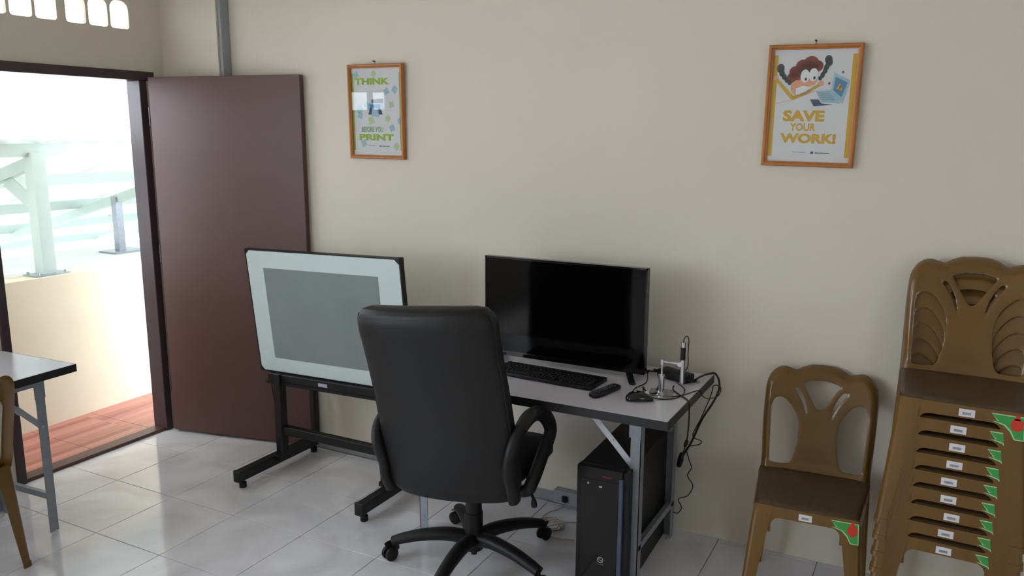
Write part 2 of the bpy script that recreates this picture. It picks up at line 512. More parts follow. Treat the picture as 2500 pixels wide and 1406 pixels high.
for z in (0.25, 1.0, 1.75):
    add_cyl(bm, (-0.006, 0.006, z), 0.007, 0.1, 10)
link('hinge', me_from(bm, ang=50), 'frame', dl)

# ================================================================== OUTSIDE
bf = struct('balcony_floor', box(-4.60, XL - 0.10, 0.5, 6.2, -0.15, -0.006), 'grout')
q = 0.372; ty = 2.66
for j in range(-5, 10):
    y0 = ty + j * q
    for x0, x1 in ((-4.37, -4.0), (-4.57, -4.37)):
        link('tile', tile_mesh(x0 + 0.001, x1 - 0.001, y0 + 0.001, y0 + q - 0.001), 'plank', bf)
pw = struct('parapet_wall', box(-4.72, -4.57, 0.5, 7.5, -0.6, 0.888, 0.004), 'parapet')
pw['label'] = 'cream balcony parapet beyond the doorway'
struct('added_shade_eave', box(-6.0, XL - 0.1, 1.1, 7.5, 2.95, 3.05), 'ceiling')  # added overhang out of view, sized to keep sun and sky off the balcony
struct('ground', box(-60, 60, -50, 60, -0.9, -0.6), 'concrete')


def roofz(x): return 1.665 + (x + 4.62) * 0.272


cr = thing('canopy_roof', 'white corrugated canopy roof sloping down beyond the balcony parapet', 'roof', (-4.65, 2.9, 0.888))
oo = Vector(cr.location)


def sub(name, me, m, parent=cr):
    me.transform(Matrix.Translation(-oo)); return link(name, me, m, parent)


for k in range(-3, 9):          # corrugated sheets, each 0.8 m wide, lapped
    y0 = 2.2 + k * 0.8
    bm = bmesh.new(); rows = []
    ns, nx = 44, 2
    for ix in range(nx):
        x = -4.60 - 4.4 * ix / (nx - 1)
        rows.append([bm.verts.new((x, y0 + 0.83 * s / ns, roofz(x) + 0.010 + 0.002 * (k % 2) + 0.009 * math.cos(2 * PI * (y0 + 0.83 * s / ns) / 0.19 * 1.0) ** 3)) for s in range(ns + 1)])
    for s in range(ns): bm.faces.new((rows[0][s], rows[0][s + 1], rows[1][s + 1], rows[1][s]))
    sub('roof_sheet', me_from(bm, smooth=True), 'sheet')
for x in (-4.66, -5.5, -6.5, -7.5, -8.6):
    sub('purlin', box(x - 0.022, x + 0.022, -0.4, 9.2, roofz(x) - 0.078, roofz(x) - 0.004), 'post')
for y in (2.9, 4.42, 1.3, 6.0):
    sub('rafter', bar((-4.69, y, roofz(-4.69) - 0.11), (-8.8, y, roofz(-8.8) - 0.11), 0.05, 0.07), 'post')
sub('post', box(-4.69, -4.61, 2.862, 2.942, 0.896, 1.60), 'post')
bm = bmesh.new()
for a in ((-4.69, 2.90, 1.40),): add_bar(bm, (-4.70, 2.90, 1.30), (-4.95, 2.90, roofz(-4.95) - 0.14), 0.006, 0.09, (1, 0, 0.3))
sub('gusset_plate', me_from(bm), 'post')
o = sub('base_plate', box(-4.715, -4.575, 2.80, 3.005, 0.889, 0.896), 'steel')
bm = bmesh.new()
for x in (-4.695, -4.595):
    for y in (2.82, 2.985): add_cyl(bm, (x, y, 0.896), 0.008, 0.014, 6)
sub('bolt', me_from(bm), 'steeld')
sub('post', box(-6.05, -5.99, 4.38, 4.44, 0.745, 1.19), 'steel')
sub('base_plate', box(-6.12, -5.90, 4.28, 4.56, 0.738, 0.75), 'steel')
lg = struct('concrete_ledge', box(-6.5, -5.7, 1.0, 9.0, -0.6, 0.736), 'concrete')

# ================================================================== PICTURES
def picture(name, label, x0, x1, z0, z1, roll, tilt, build, group=None):
    wd, ht = x1 - x0, z1 - z0
    t = thing(name, label, 'picture', ((x0 + x1) / 2, YB - 0.019, (z0 + z1) / 2), (tilt, roll, 0), group)
    fwid = 0.018
    bm = bmesh.new()
    prof = [(0, 0.014), (0, -0.004), (0.004, -0.010), (0.010, -0.010), (0.014, -0.005), (fwid, -0.003), (fwid, 0.014)]   # inward, depth
    rings = []
    for sx, sz in ((-1, -1), (1, -1), (1, 1), (-1, 1)):
        rings.append([bm.verts.new((sx * (wd / 2 - d), y, sz * (ht / 2 - d))) for d, y in prof])
    for k in range(4):
        A, B = rings[k], rings[(k + 1) % 4]
        for i in range(len(prof)): bm.faces.new((A[i], A[(i + 1) % len(prof)], B[(i + 1) % len(prof)], B[i]))
    link('frame', me_from(bm), 'woodfr', t)
    iw, ih = wd - 2 * fwid + 0.004, ht - 2 * fwid + 0.004
    sheet = link('poster_sheet', box(-iw / 2, iw / 2, 0.006, 0.009, -ih / 2, ih / 2), 'paper', t)
    build(sheet, iw, ih)
    link('glass_pane', box(-iw / 2, iw / 2, -0.001, 0.001, -ih / 2, ih / 2), 'glass', t)
    n = link('nail', cyl((0, 0.006, ht / 2 + 0.012), 0.0035, -0.018, 8, 'y'), 'blackp', t)
    link('hanger', bar((0, 0.004, ht / 2 - 0.004), (0, 0.004, ht / 2 + 0.014), 0.006, 0.002, (0, 1, 0)), 'steel', t)
    return t


def ink(parent, poly, m, name='print', layer=0, close=None):
    me = plate2d(poly, (), t=0.0003)
    return link(name, face_front(me, 0, 0, 0.0056 - 0.0004 * layer), m, parent)


def circ(cx, cz, rx_, rz_=None, n=20, a=0):
    rz_ = rz_ or rx_; ca, sa = math.cos(a), math.sin(a)
    return [(cx + rx_ * math.cos(2 * PI * k / n) * ca - rz_ * math.sin(2 * PI * k / n) * sa, cz + rx_ * math.cos(2 * PI * k / n) * sa + rz_ * math.sin(2 * PI * k / n) * ca) for k in range(n)]


def strip(pts, w0, w1=None):
    w1 = w0 if w1 is None else w1
    P_ = [Vector((p[0], p[1])) for p in pts]; L_, R_ = [], []
    for i, p in enumerate(P_):
        t_ = (P_[min(i + 1, len(P_) - 1)] - P_[max(i - 1, 0)]).normalized(); nn = Vector((-t_.y, t_.x)); ww = w0 + (w1 - w0) * i / (len(P_) - 1)
        L_.append(tuple(p + nn * ww / 2)); R_.append(tuple(p - nn * ww / 2))
    return L_ + R_[::-1]


def letters(parent, s, x, z, width, height, m, bold=0.0, layer=1):
    me = text_mesh(s, 1.0, t=0.0003, off=bold)
    xs = [v.co.x for v in me.vertices]; ys = [v.co.y for v in me.vertices]
    sx = width / (max(xs) - min(xs)); sy = height / (max(ys) - min(ys))
    me.transform(Matrix.Diagonal((sx, sy, 1, 1)) @ Matrix.Translation((-(max(xs) + min(xs)) / 2, -(max(ys) + min(ys)) / 2, 0)))
    return link('lettering', face_front(me, x, z, 0.0056 - 0.0004 * layer), m, parent)


def poster_think(sh, iw, ih):
    X = lambda u: (u - 0.5) * iw
    Z = lambda v: (0.5 - v) * ih
    # u, v are fractions of the sheet from its top left
    for a in (0.018, 0.982): ink(sh, [(X(a) - 0.007, Z(.06)), (X(a) + 0.007, Z(.06)), (X(a) + 0.007, Z(.94)), (X(a) - 0.007, Z(.94))], 'lime')
    scraps = [(.10, .08, .055, 20, 'pblue'), (.46, .075, .05, 45, 'pgreen'), (.70, .27, .055, 25, 'pblue'), (.87, .25, .055, 50, 'pblue'), (.80, .42, .05, 10, 'pgreen'),
              (.15, .47, .06, 30, 'pblue'), (.16, .54, .055, -15, 'pblue'), (.72, .575, .05, 35, 'pgreen'), (.38, .60, .06, 15, 'pgreen'), (.96, .60, .05, 30, 'pblue'),
              (.80, .685, .055, 15, 'pblue'), (.22, .86, .055, 20, 'pblue'), (.88, .89, .055, 40, 'pgreen'), (.30, .42, .05, 60, 'pgreen')]
    for u, v, s, a, m in scraps:
        a = R(a); h = s * 0.55 * 0.45
        pts = [(X(u) + h * (c * math.cos(a) - d * math.sin(a)), Z(v) + h * 1.15 * (c * math.sin(a) + d * math.cos(a))) for c, d in ((-1, -1), (1.1, -.85), (.9, 1), (-1, .9))]
        ink(sh, pts, m, 'paper_scrap')
    letters(sh, 'THINK', X(.42), Z(.155), iw * .70, ih * .075, 'lime', 0.045)
    letters(sh, 'BEFORE YOU', X(.40), Z(.70), iw * .44, ih * .06, 'sage', 0.02)
    letters(sh, 'PRINT', X(.48), Z(.79), iw * .70, ih * .075, 'lime', 0.045)
    letters(sh, 'Powered by', X(.39), Z(.885), iw * .13, ih * .012, 'slate', 0.0)
    letters(sh, 'www.', X(.55), Z(.89), iw * .06, ih * .010, 'inkk', 0.0)
    ink(sh, circ(X(.56), Z(.89), 0.004), 'inkk', layer=1)
    ink(sh, strip([(X(.59), Z(.891)), (X(.74), Z(.892))], 0.004), 'slate', layer=1)
    # a desktop printer dropping a sheet
    ink(sh, [(X(.40), Z(.36)), (X(.64), Z(.35)), (X(.64), Z(.40)), (X(.40), Z(.40))], 'slate', 'printer_drawing', 1)
    ink(sh, [(X(.28), Z(.40)), (X(.64), Z(.40)), (X(.64), Z(.475)), (X(.28), Z(.475))], 'pblue', 'printer_drawing', 1)
    ink(sh, [(X(.36), Z(.415)), (X(.58), Z(.415)), (X(.57), Z(.46)), (X(.37), Z(.46))], 'mblue', 'printer_drawing', 2)
    ink(sh, [(X(.37), Z(.45)), (X(.41), Z(.45)), (X(.40), Z(.53)), (X(.33), Z(.53))], 'navy', 'printer_drawing', 2)
    ink(sh, [(X(.53), Z(.45)), (X(.57), Z(.45)), (X(.62), Z(.53)), (X(.55), Z(.53))], 'navy', 'printer_drawing', 2)
    ink(sh, [(X(.41), Z(.455)), (X(.53), Z(.455)), (X(.55), Z(.56)), (X(.40), Z(.545))], 'pblue', 'printer_drawing', 3)


def poster_save(sh, iw, ih):
    # coordinates taken on the sheet, fractions from its top left
    X = lambda u: (u - 0.5) * iw
    Z = lambda v: (0.5 - v) * ih
    P2 = lambda L: [(X(u), Z(v)) for u, v in L]
    for a in (0.03, 0.97): ink(sh, [(X(a) - 0.010, Z(.05)), (X(a) + 0.010, Z(.05)), (X(a) + 0.010, Z(.95)), (X(a) - 0.010, Z(.95))], 'ochre')
    letters(sh, 'SAVE', X(.42), Z(.585), iw * .50, ih * .10, 'ochre', 0.048)
    letters(sh, 'YOUR', X(.42), Z(.685), iw * .31, ih * .07, 'ochre', 0.03)
    letters(sh, 'WORK!', X(.49), Z(.785), iw * .67, ih * .088, 'ochre', 0.048)
    letters(sh, 'Powered by', X(.40), Z(.91), iw * .16, ih * .014, 'slate', 0.0)
    ink(sh, circ(X(.555), Z(.912), 0.005), 'navy', layer=1)
    ink(sh, strip([(X(.59), Z(.913)), (X(.76), Z(.913))], 0.004), 'slate', layer=1)
    # frightened figure with plaits, arms up
    ink(sh, P2([(.24, .36), (.24, .25), (.34, .20), (.52, .18), (.55, .27), (.52, .31), (.40, .34), (.30, .41)]), 'skin', 'figure_drawing', 1)
    for u, v, r in ((.28, .20, .022), (.36, .15, .024), (.46, .13, .028), (.54, .15, .020), (.38, .19, .022), (.24, .25, .018), (.31, .225, .02), (.44, .165, .024)):
        ink(sh, circ(X(u), Z(v), r), 'hair', 'figure_drawing', 2)
    for L in (((.10, .165, .014), (.105, .195, .006), (.12, .21, .010), (.13, .228, .005), (.15, .24, .009), (.165, .258, .005), (.185, .27, .008), (.22, .29, .008)),
              ((.66, .095, .013), (.67, .12, .012), (.645, .145, .006), (.645, .16, .009), (.625, .178, .005), (.63, .195, .008), (.605, .215, .005), (.605, .23, .008), (.58, .255, .007))):
        for u, v, r in L: ink(sh, circ(X(u), Z(v), r, r * 1.2), 'plait', 'figure_drawing', 2)
    for u in (.40, .50): ink(sh, circ(X(u), Z(.235 - (u - .4) * .1), .016, .024), 'inkw', 'figure_drawing', 3); ink(sh, circ(X(u + .012), Z(.262 - (u - .4) * .1), .004, .006), 'inkk', 'figure_drawing', 4)
    ink(sh, P2([(.30, .345), (.38, .32), (.50, .335), (.46, .38), (.36, .41), (.31, .42)]), 'inkw', 'figure_drawing', 3)
    ink(sh, strip(P2([(.06, .265), (.27, .43)]), 0.010, 0.014), 'ochre', 'figure_drawing', 3)
    ink(sh, strip(P2([(.27, .43), (.42, .385), (.58, .31)]), 0.013, 0.009), 'ochre', 'figure_drawing', 3)
    ink(sh, circ(X(.05), Z(.25), .009), 'skin', 'figure_drawing', 3); ink(sh, circ(X(.595), Z(.30), .010), 'skin', 'figure_drawing', 3)
    ink(sh, strip(P2([(.08, .475), (.27, .445), (.55, .36)]), 0.0015), 'skin', 'figure_drawing', 1)
    # open laptop with a warning triangle
    ink(sh, P2([(.48, .44), (.58, .44), (.62, .475), (.76, .485), (.53, .50)]), 'navy', 'laptop_drawing', 1)
    ink(sh, P2([(.54, .365), (.72, .36), (.84, .475), (.62, .465)]), 'pblue', 'laptop_drawing', 2)
    ink(sh, P2([(.74, .21), (.93, .28), (.86, .475), (.72, .37)]), 'pblue', 'laptop_drawing', 3)
    ink(sh, P2([(.76, .245), (.90, .295), (.845, .42), (.745, .36)]), 'mblue', 'laptop_drawing', 4)
    ink(sh, P2([(.82, .30), (.85, .365), (.775, .345)]), 'ochre', 'laptop_drawing', 5)
    ink(sh, strip(P2([(.822, .322), (.818, .348)]), .003), 'inkk', 'laptop_drawing', 6)
    for u, v in ((.84, .205), (.69, .30)):
        ink(sh, [(X(u) + 0.007 * (1 if k % 2 else .4) * math.cos(k * PI / 5), Z(v) + 0.007 * (1 if k % 2 else .4) * math.sin(k * PI / 5)) for k in range(10)], 'navy', 'star_print', 2)
    for k in range(4): ink(sh, strip(P2([(.57 + .02 * k, .385 + .018 * k), (.71 + .022 * k, .385 + .018 * k)]), .0015), 'slate', 'laptop_drawing', 5)


picture('framed_poster', 'small wooden framed poster reading THINK BEFORE YOU PRINT, left on the back wall', -2.644, -2.314, 1.592, 2.045, R(0.4), R(1.2), poster_think)
picture('framed_poster', 'wooden framed poster reading SAVE YOUR WORK! with a cartoon figure, right on the back wall', -0.630, -0.298, 1.598, 2.046, R(0.9), R(1.0), poster_save)


# ================================================================== FOLDING TABLES
def l_leg(x, y, sx, sy, h, wd=0.040, t=0.003):
    """angle-iron leg: two flanges; sx, sy point towards the table's middle"""
    bm = bmesh.new()
    add_box(bm, min(x, x + sx * wd), max(x, x + sx * wd), min(y, y + sy * t), max(y, y + sy * t), 0.012, h)
    add_box(bm, min(x, x + sx * t), max(x, x + sx * t), min(y, y + sy * wd), max(y, y + sy * wd), 0.012, h)
    return me_from(bm)


def folding_table(label, loc, rz, L, W, H, xl, xr, yf, yr):
    """local frame: length along x (0..L), width along y (0..W), front edge y=0"""
    t = thing('folding_table', label, 'table', loc, (0, 0, rz))
    link('tabletop', box(0.002, L - 0.002, 0.002, W - 0.002, H - 0.030, H, 0.0015), 'laminate', t)
    bm = bmesh.new()
    for a in ((0, L, -0.001, 0.002), (0, L, W - 0.002, W + 0.001), (-0.001, 0.002, 0, W), (L - 0.002, L + 0.001, 0, W)):
        add_box(bm, a[0], a[1], a[2], a[3], H - 0.033, H - 0.0005)
    link('edge_band', me_from(bm), 'edge', t)
    for y in (yf, yr):
        link('apron_rail', box(xl, xr, y - 0.002, y + 0.002, H - 0.075, H - 0.030), 'steel', t)
    for x in (xl, xr):
        link('apron_rail', box(x - 0.002, x + 0.002, yf, yr, H - 0.075, H - 0.030), 'steel', t)
    for x, sx in ((xl, 1), (xr, -1)):
        for y, sy in ((yf, 1), (yr, -1)):
            lg_ = link('leg', l_leg(x, y, sx, sy, H - 0.045), 'steel', t)
            link('foot_cap', cyl((x + sx * 0.012, y + sy * 0.012, 0), 0.013, 0.016, 10), 'rubber', lg_)
            xa = x + sx * 0.004
            br = bmesh.new()
            add_bar(br, (xa + sx * 0.018, y + sy * 0.006, 0.49), (xa + sx * 0.12, y + sy * 0.006, 0.60), 0.003, 0.024)
            add_bar(br, (xa + sx * 0.10, y + sy * 0.010, 0.575), (xa + sx * 0.22, y + sy * 0.010, H - 0.045), 0.003, 0.024)
            bo = link('folding_brace', me_from(br), 'steeld', t)
            rv = bmesh.new()
            for px, pz in ((0.018, 0.49), (0.11, 0.588)): add_cyl(rv, (xa + sx * px, y - sy * 0.001 + sy * 0.012, pz), 0.006, -sy * 0.012, 10, 'y')
            link('rivet', me_from(rv), 'steeld', bo)
            pb = bmesh.new(); add_box(pb, min(x, x + sx * 0.045) - 0.0015, max(x, x + sx * 0.045), y - 0.0035 if sy > 0 else y, y if sy > 0 else y + 0.0035, H - 0.13, H - 0.03)
            link('hinge_plate', me_from(pb), 'steel', t)
        link('crossbar', box(min(x, x + sx * 0.022), max(x, x + sx * 0.022), yf + 0.004, yr - 0.004, 0.155, 0.182, 0.002), 'steel', t)
    return t


folding_table('white topped folding table against the back wall carrying the television', (-1.962, 2.597, 0), 0, 1.20, 0.635, 0.745, 0.075, 1.065, 0.128, 0.600)
folding_table('white topped folding table at left in front of the doorway, chair pushed up to it', (-3.72, 2.082, 0), R(-87), 1.2, 0.535, 0.745, 0.10, 1.10, 0.07, 0.455)
bpy.data.objects['folding_table.001'].location = (-3.74, 2.06, 0)


# ================================================================== PLASTIC CHAIRS
def cat2d(pts, n=6): return [(p.x, p.y) for p in spline([(a, b, 0) for a, b in list(pts) + [pts[0]]], n)][:-1]


def sdf(poly, X, Y):
    P_ = np.array(poly); Q = np.roll(P_, -1, 0); d = np.full(X.shape, 1e9); ins = np.zeros(X.shape, bool)
    for (ax, ay), (bx, by) in zip(P_, Q):
        ex, ey = bx - ax, by - ay; L2 = ex * ex + ey * ey
        if L2 < 1e-14: continue
        t = np.clip(((X - ax) * ex + (Y - ay) * ey) / L2, 0, 1)
        d = np.minimum(d, np.hypot(X - ax - t * ex, Y - ay - t * ey))
        c = ((ay > Y) != (by > Y)) & (X < (ex) * (Y - ay) / (ey if abs(ey) > 1e-12 else 1e-12) + ax)
        ins ^= c
    return np.where(ins, d, -d)      # positive inside


def chair_back():
    half = [(0, .860), (.045, .857), (.075, .845), (.095, .833), (.115, .837), (.140, .844), (.165, .838), (.188, .815), (.202, .775), (.205, .70), (.204, .60), (.200, .50), (.199, .45), (.199, .42), (.190, .416), (.12, .416), (.05, .416)]
    outer = half + [(-a, b) for a, b in reversed(half[1:])]
    outer = [(p.x, p.y) for p in spline([(a, b, 0) for a, b in outer], 4)]
    wl = cat2d([(.175, .69), (.166, .718), (.148, .728), (.124, .720), (.098, .690), (.076, .645), (.070, .59), (.075, .53), (.090, .466), (.115, .457), (.158, .459), (.168, .475), (.172, .58)])
    wr = [(-a, b) for a, b in wl]
    cen = cat2d([(-.068, .790), (-.035, .802), (0, .806), (.035, .802), (.068, .790), (.055, .765), (.035, .73), (.016, .697), (0, .687), (-.016, .697), (-.035, .73), (-.055, .765)])
    sl = [(.094, .770), (.082, .768), (.066, .745), (.052, .712), (.044, .675), (.041, .650), (.050, .675), (.064, .708), (.080, .738), (.094, .758)]
    s1 = cat2d(sl, 4); s2 = [(-a, b) for a, b in s1]
    hgrid = 0.0062
    xs = np.arange(-.2108, .2109, hgrid); zs = np.arange(.419, .868, hgrid)
    X, Y = np.meshgrid(xs, zs, indexing='ij')

    def F(X, Y):
        f = sdf(outer, X, Y)
        for hpoly in (wl, wr, cen, s1, s2): f = np.minimum(f, -sdf(hpoly, X, Y))
        return f
    f = F(X, Y)
    keep = np.zeros((len(xs) - 1, len(zs) - 1), bool)
    cx, cy = X[:-1, :-1] + hgrid / 2, Y[:-1, :-1] + hgrid / 2
    keep = F(cx, cy) > 0
    used = np.zeros(X.shape, bool)
    used[:-1, :-1] |= keep; used[1:, :-1] |= keep; used[:-1, 1:] |= keep; used[1:, 1:] |= keep
    allk = np.zeros(X.shape, int)
    allk[:-1, :-1] += keep; allk[1:, :-1] += keep; allk[:-1, 1:] += keep; allk[1:, 1:] += keep
    bnd = used & (allk < 4)
    PX, PY = X.copy(), Y.copy()
    for it in range(3):
        e = 1e-4
        f0 = F(PX, PY); gx = (F(PX + e, PY) - f0) / e; gy = (F(PX, PY + e) - f0) / e
        g2 = gx * gx + gy * gy + 1e-9
        st = np.clip(f0 / g2, -hgrid * .6, hgrid * .6)
        PX = np.where(bnd, PX - gx * st * .9, PX); PY = np.where(bnd, PY - gy * st * .9, PY)
    do = sdf([(a, b) for a, b in outer if b > .425 and a > -1e-9] + [(.199, .2), (-.199, .2)] + [(a, b) for a, b in outer if b > .425 and a <= -1e-9], PX, PY)              # distance from outer rim (not the foot)
    dall = F(PX, PY)
    rim = np.clip(1 - do / 0.030, 0, 1)
    inner = np.clip(1 - np.clip(dall, 0, 1) / 0.006, 0, 1) * 0.0025
    v = (PY - .43) / .43
    bow = 0.030 * (1 - (PX / .205) ** 2)
    low = np.clip((.47 - PY) / .05, 0, 1)
    D = 0.325 + 0.045 * v + 0.035 * v * v + bow + 0.030 * rim ** 2.2 + inner - 0.012 * low
    PY = .43 + (PY - .43) * (.405 / .43)
    bm = bmesh.new(); T = 0.0045
    fv, bv = {}, {}
    for i in range(X.shape[0]):
        for j in range(X.shape[1]):
            if used[i, j]:
                fv[i, j] = bm.verts.new((PX[i, j], D[i, j], PY[i, j])); bv[i, j] = bm.verts.new((PX[i, j] * 1.0, D[i, j] + T, PY[i, j]))
    ec = {}
    for i, j in zip(*np.nonzero(keep)):
        ring = [(i, j), (i + 1, j), (i + 1, j + 1), (i, j + 1)]
        bm.faces.new([fv[k] for k in ring]); bm.faces.new([bv[k] for k in ring[::-1]])
        for a, b in zip(ring, ring[1:] + ring[:1]):
            if (b, a) in ec: del ec[b, a]
            else: ec[a, b] = 1
    for a, b in ec: bm.faces.new((fv[b], fv[a], bv[a], bv[b]))
    return me_from(bm, ang=50)


def loftbox(rings):
    """rings: list of (z, x0,x1,y0,y1)"""
    return loft([[(x0, y0, z), (x1, y0, z), (x1, y1, z), (x0, y1, z)] for z, x0, x1, y0, y1 in rings])


def chair_parts():
    SH = 0.44
    out = {}
    out['backrest'] = [chair_back()]
    # seat: dished shell with rolled front edge
    bm = bmesh.new(); nx, ny = 22, 20; top = []; bot = []
    for i in range(nx + 1):
        u = -1 + 2 * i / nx; rt, rb2 = [], []
        for j in range(ny + 1):
            v = j / ny
            hw = 0.172 + 0.026 * v
            x = u * hw; y = 0.0 + v * 0.335 - 0.008 * (1 - abs(u) ** 3) * (1 - v)
            e = max(0, (abs(u) - .86) / .14); fr = max(0, (.10 - v) / .10)
            z = SH - 0.010 * (1 - u * u) * math.sin(min(1, v * 1.2) * PI) - 0.006 * e * e - 0.012 * fr * fr
            rt.append(bm.verts.new((x, y, z))); rb2.append(bm.verts.new((x, y, z - 0.004)))
        top.append(rt); bot.append(rb2)
    for i in range(nx):
        for j in range(ny):
            bm.faces.new((top[i][j], top[i + 1][j], top[i + 1][j + 1], top[i][j + 1]))
            bm.faces.new((bot[i][j], bot[i][j + 1], bot[i + 1][j + 1], bot[i + 1][j]))
    for i in range(nx):
        bm.faces.new((top[i][0], bot[i][0], bot[i + 1][0], top[i + 1][0])); bm.faces.new((top[i][-1], top[i + 1][-1], bot[i + 1][-1], bot[i][-1]))
    for j in range(ny):
        bm.faces.new((top[0][j], top[0][j + 1], bot[0][j + 1], bot[0][j])); bm.faces.new((top[-1][j], bot[-1][j], bot[-1][j + 1], top[-1][j + 1]))
    out['seat'] = [me_from(bm, smooth=True)]
    # aprons with arched underside (front, sides, rear)

    def arch(hwid, ztop, zmid, legw, zend):
        P_ = [(-hwid, ztop), (hwid, ztop), (hwid, zend)]
        r = 0.030
        P_.append((hwid - legw, zend))
        for k in range(9):
            a = R(90 * k / 8); P_.append((hwid - legw - r + r * math.cos(a), zmid - r + r * math.sin(a)))
        for k in range(9):
            a = R(90 + 90 * k / 8); P_.append((-hwid + legw + r + r * math.cos(a), zmid - r + r * math.sin(a)))
        P_.append((-hwid + legw, zend))
        P_.append((-hwid, zend))
        return P_
    f = plate2d(arch(.172, .432, .392, .058, .335), t=0.004)
    f.transform(Matrix.Translation((0, -0.007, 0)) @ Matrix.Rotation(PI / 2, 4, 'X'))
    s = plate2d(arch(.165, .434, .392, .045, .335), t=0.004)
    s1 = s.copy(); s1.transform(Matrix.Translation((-.181, .162, 0)) @ Matrix.Rotation(PI / 2, 4, 'Z') @ Matrix.Rotation(PI / 2, 4, 'X'))
    s2 = s.copy(); s2.transform(Matrix.Translation((.181, .162, 0)) @ Matrix.Rotation(PI / 2, 4, 'Z') @ Matrix.Rotation(PI / 2, 4, 'X'))
    for m_, sg in ((s1, -1), (s2, 1)):
        for v_ in m_.vertices: v_.co.x += sg * (-.006 + .023 * v_.co.y / .33)
    rr = plate2d(arch(.182, .434, .392, .045, .335), t=0.004)
    rr.transform(Matrix.Translation((0, .332, 0)) @ Matrix.Rotation(PI / 2, 4, 'X'))
    out['apron'] = [f, s1, s2, rr]
    legs = []

    def lleg(sx, front, zf=0.0, zt=0.434, ex=0.0):
        """open angle-section leg, splayed"""
        rings = []
        for k in range(9):
            z = zt + (zf - zt) * k / 8; q_ = 1 - z / 0.434
            wdt = 0.068 - 0.032 * q_ + ex
            x_out = sx * ((0.176 + 0.036 * q_) if front else (0.199 + 0.015 * q_))
            if front: y_out = -0.009 - 0.028 * q_; sy = 1
            else: y_out = 0.356 + 0.034 * q_; sy = -1
            t_ = 0.0035 + ex; xi = x_out - sx * wdt; yi = y_out + sy * wdt; rc = 0.018
            out_ = [(xi, y_out)]
            for a in range(4):
                th = R(90 * a / 3); out_.append((x_out - sx * rc + sx * rc * math.sin(th), y_out + sy * rc - sy * rc * math.cos(th)))
            out_ += [(x_out, yi)]
            inn = [(x_out - sx * t_, yi)]
            for a in range(3, -1, -1):
                th = R(90 * a / 3); inn.append((x_out - sx * rc + sx * (rc - t_) * math.sin(th), y_out + sy * rc - sy * (rc - t_) * math.cos(th)))
            inn += [(xi, y_out + sy * t_)]
            rings.append([(a + sx * ex, b - sy * ex, z) for a, b in out_ + inn])
        bm = loft(rings)
        me = me_from(bm, ang=35)
        return me
    for front in (True, False):
        for sx in (-1, 1): legs.append(lleg(sx, front))
    out['leg'] = legs
    feet = []
    for front in (True, False):
        for sx in (-1, 1):
            feet.append(lleg(sx, front, 0.0, 0.018, 0.0025))
    out['foot'] = feet
    # price label and corner sticker on the front apron
    out['price_label'] = [box(-.022, .022, -.0105, -.0095, .398, .422)]
    out['barcode'] = [join([box(-.012 + .0022 * k, -.012 + .0022 * k + .0012, -.0110, -.0105, .404, .412) for k in range(11)])]
    st = [(.086, .420), (.168, .420), (.172, .352), (.150, .352), (.138, .376), (.122, .392), (.088, .402), (.105, .400)]
    g = plate2d(st, t=0.0006); g.transform(Matrix.Translation((0, -0.0104, 0)) @ Matrix.Rotation(PI / 2, 4, 'X'))
    st2 = [(.083, .423), (.171, .423), (.175, .349), (.148, .349), (.135, .373), (.119, .389), (.085, .399), (.103, .397)]
    g2 = plate2d(st2, t=0.0006); g2.transform(Matrix.Translation((0, -0.0098, 0)) @ Matrix.Rotation(PI / 2, 4, 'X'))
    for m_ in (g, g2):
        for v_ in m_.vertices: v_.co.y -= .0645 * (.424 - v_.co.z)
    out['corner_sticker'] = [g2]; out['sticker_print'] = [g]
    rd = plate2d(circ(.152, .396, .017, .020, 16) , t=0.0006); rd.transform(Matrix.Translation((0, -0.0110, 0)) @ Matrix.Rotation(PI / 2, 4, 'X'))
    tp = plate2d([(.144, .410), (.160, .410), (.156, .428), (.148, .428)], t=0.0006); tp.transform(Matrix.Translation((0, -0.0110, 0)) @ Matrix.Rotation(PI / 2, 4, 'X'))
    bp_ = join([rd, tp])
    for v_ in bp_.vertices: v_.co.y -= .0645 * (.424 - v_.co.z)
    out['bottle_print'] = [bp_]
    return out


CP = chair_parts()


def plastic_chair(label, loc, rz, group=None, xj=0.0, name='plastic_chair', shade=None):
    t = thing(name, label, 'chair', loc, (0, 0, rz), group)
    link('backrest', CP['backrest'][0], 'plastic', t)
    link('seat', CP['seat'][0], 'plastic_rough', t)
    for m_ in CP['apron']: link('apron', m_, 'plastic', t)
    for m_, ft in zip(CP['leg'], CP['foot']):
        l_ = link('leg', m_, 'plastic', t); link('foot', ft, 'plastic', l_)
    pl = link('price_label', CP['price_label'][0], 'sticker', t, (xj, 0, 0)); pl['label'] = 'white price label'
    link('barcode', CP['barcode'][0], 'barc', pl)
    cs = link('corner_sticker', CP['corner_sticker'][0], 'greenl', t); cs['label'] = 'green corner sticker with a red mark'
    link('sticker_print', CP['sticker_print'][0], 'green', cs)
    link('sticker_print', CP['bottle_print'][0], 'red', cs)
    return t


plastic_chair('brown plastic chair standing alone against the wall between table and stack', (-0.318, 2.800, 0), R(3.5))
plastic_chair('brown plastic chair pushed up to the left folding table near the doorway', (-3.485, 1.52, 0), R(-86))
names = ['lowest', 'second lowest', 'third from the bottom', 'fourth from the bottom', 'middle', 'fourth from the top', 'third from the top', 'second from the top', 'topmost']
jit = [0.0, 0.001, 0.012, -0.002, -0.006, 0.004, 0.006, 0.004, 0.022]
for k in range(9):
    lab = 'brown plastic chair in the tall stack at right, %s of nine' % names[k]
    plastic_chair(lab, (0.112, 2.775 + 0.0012 * k, 0.0 + 0.0580 * k), R(-2), 'stacked brown plastic chairs', xj=jit[k] - 0.004)


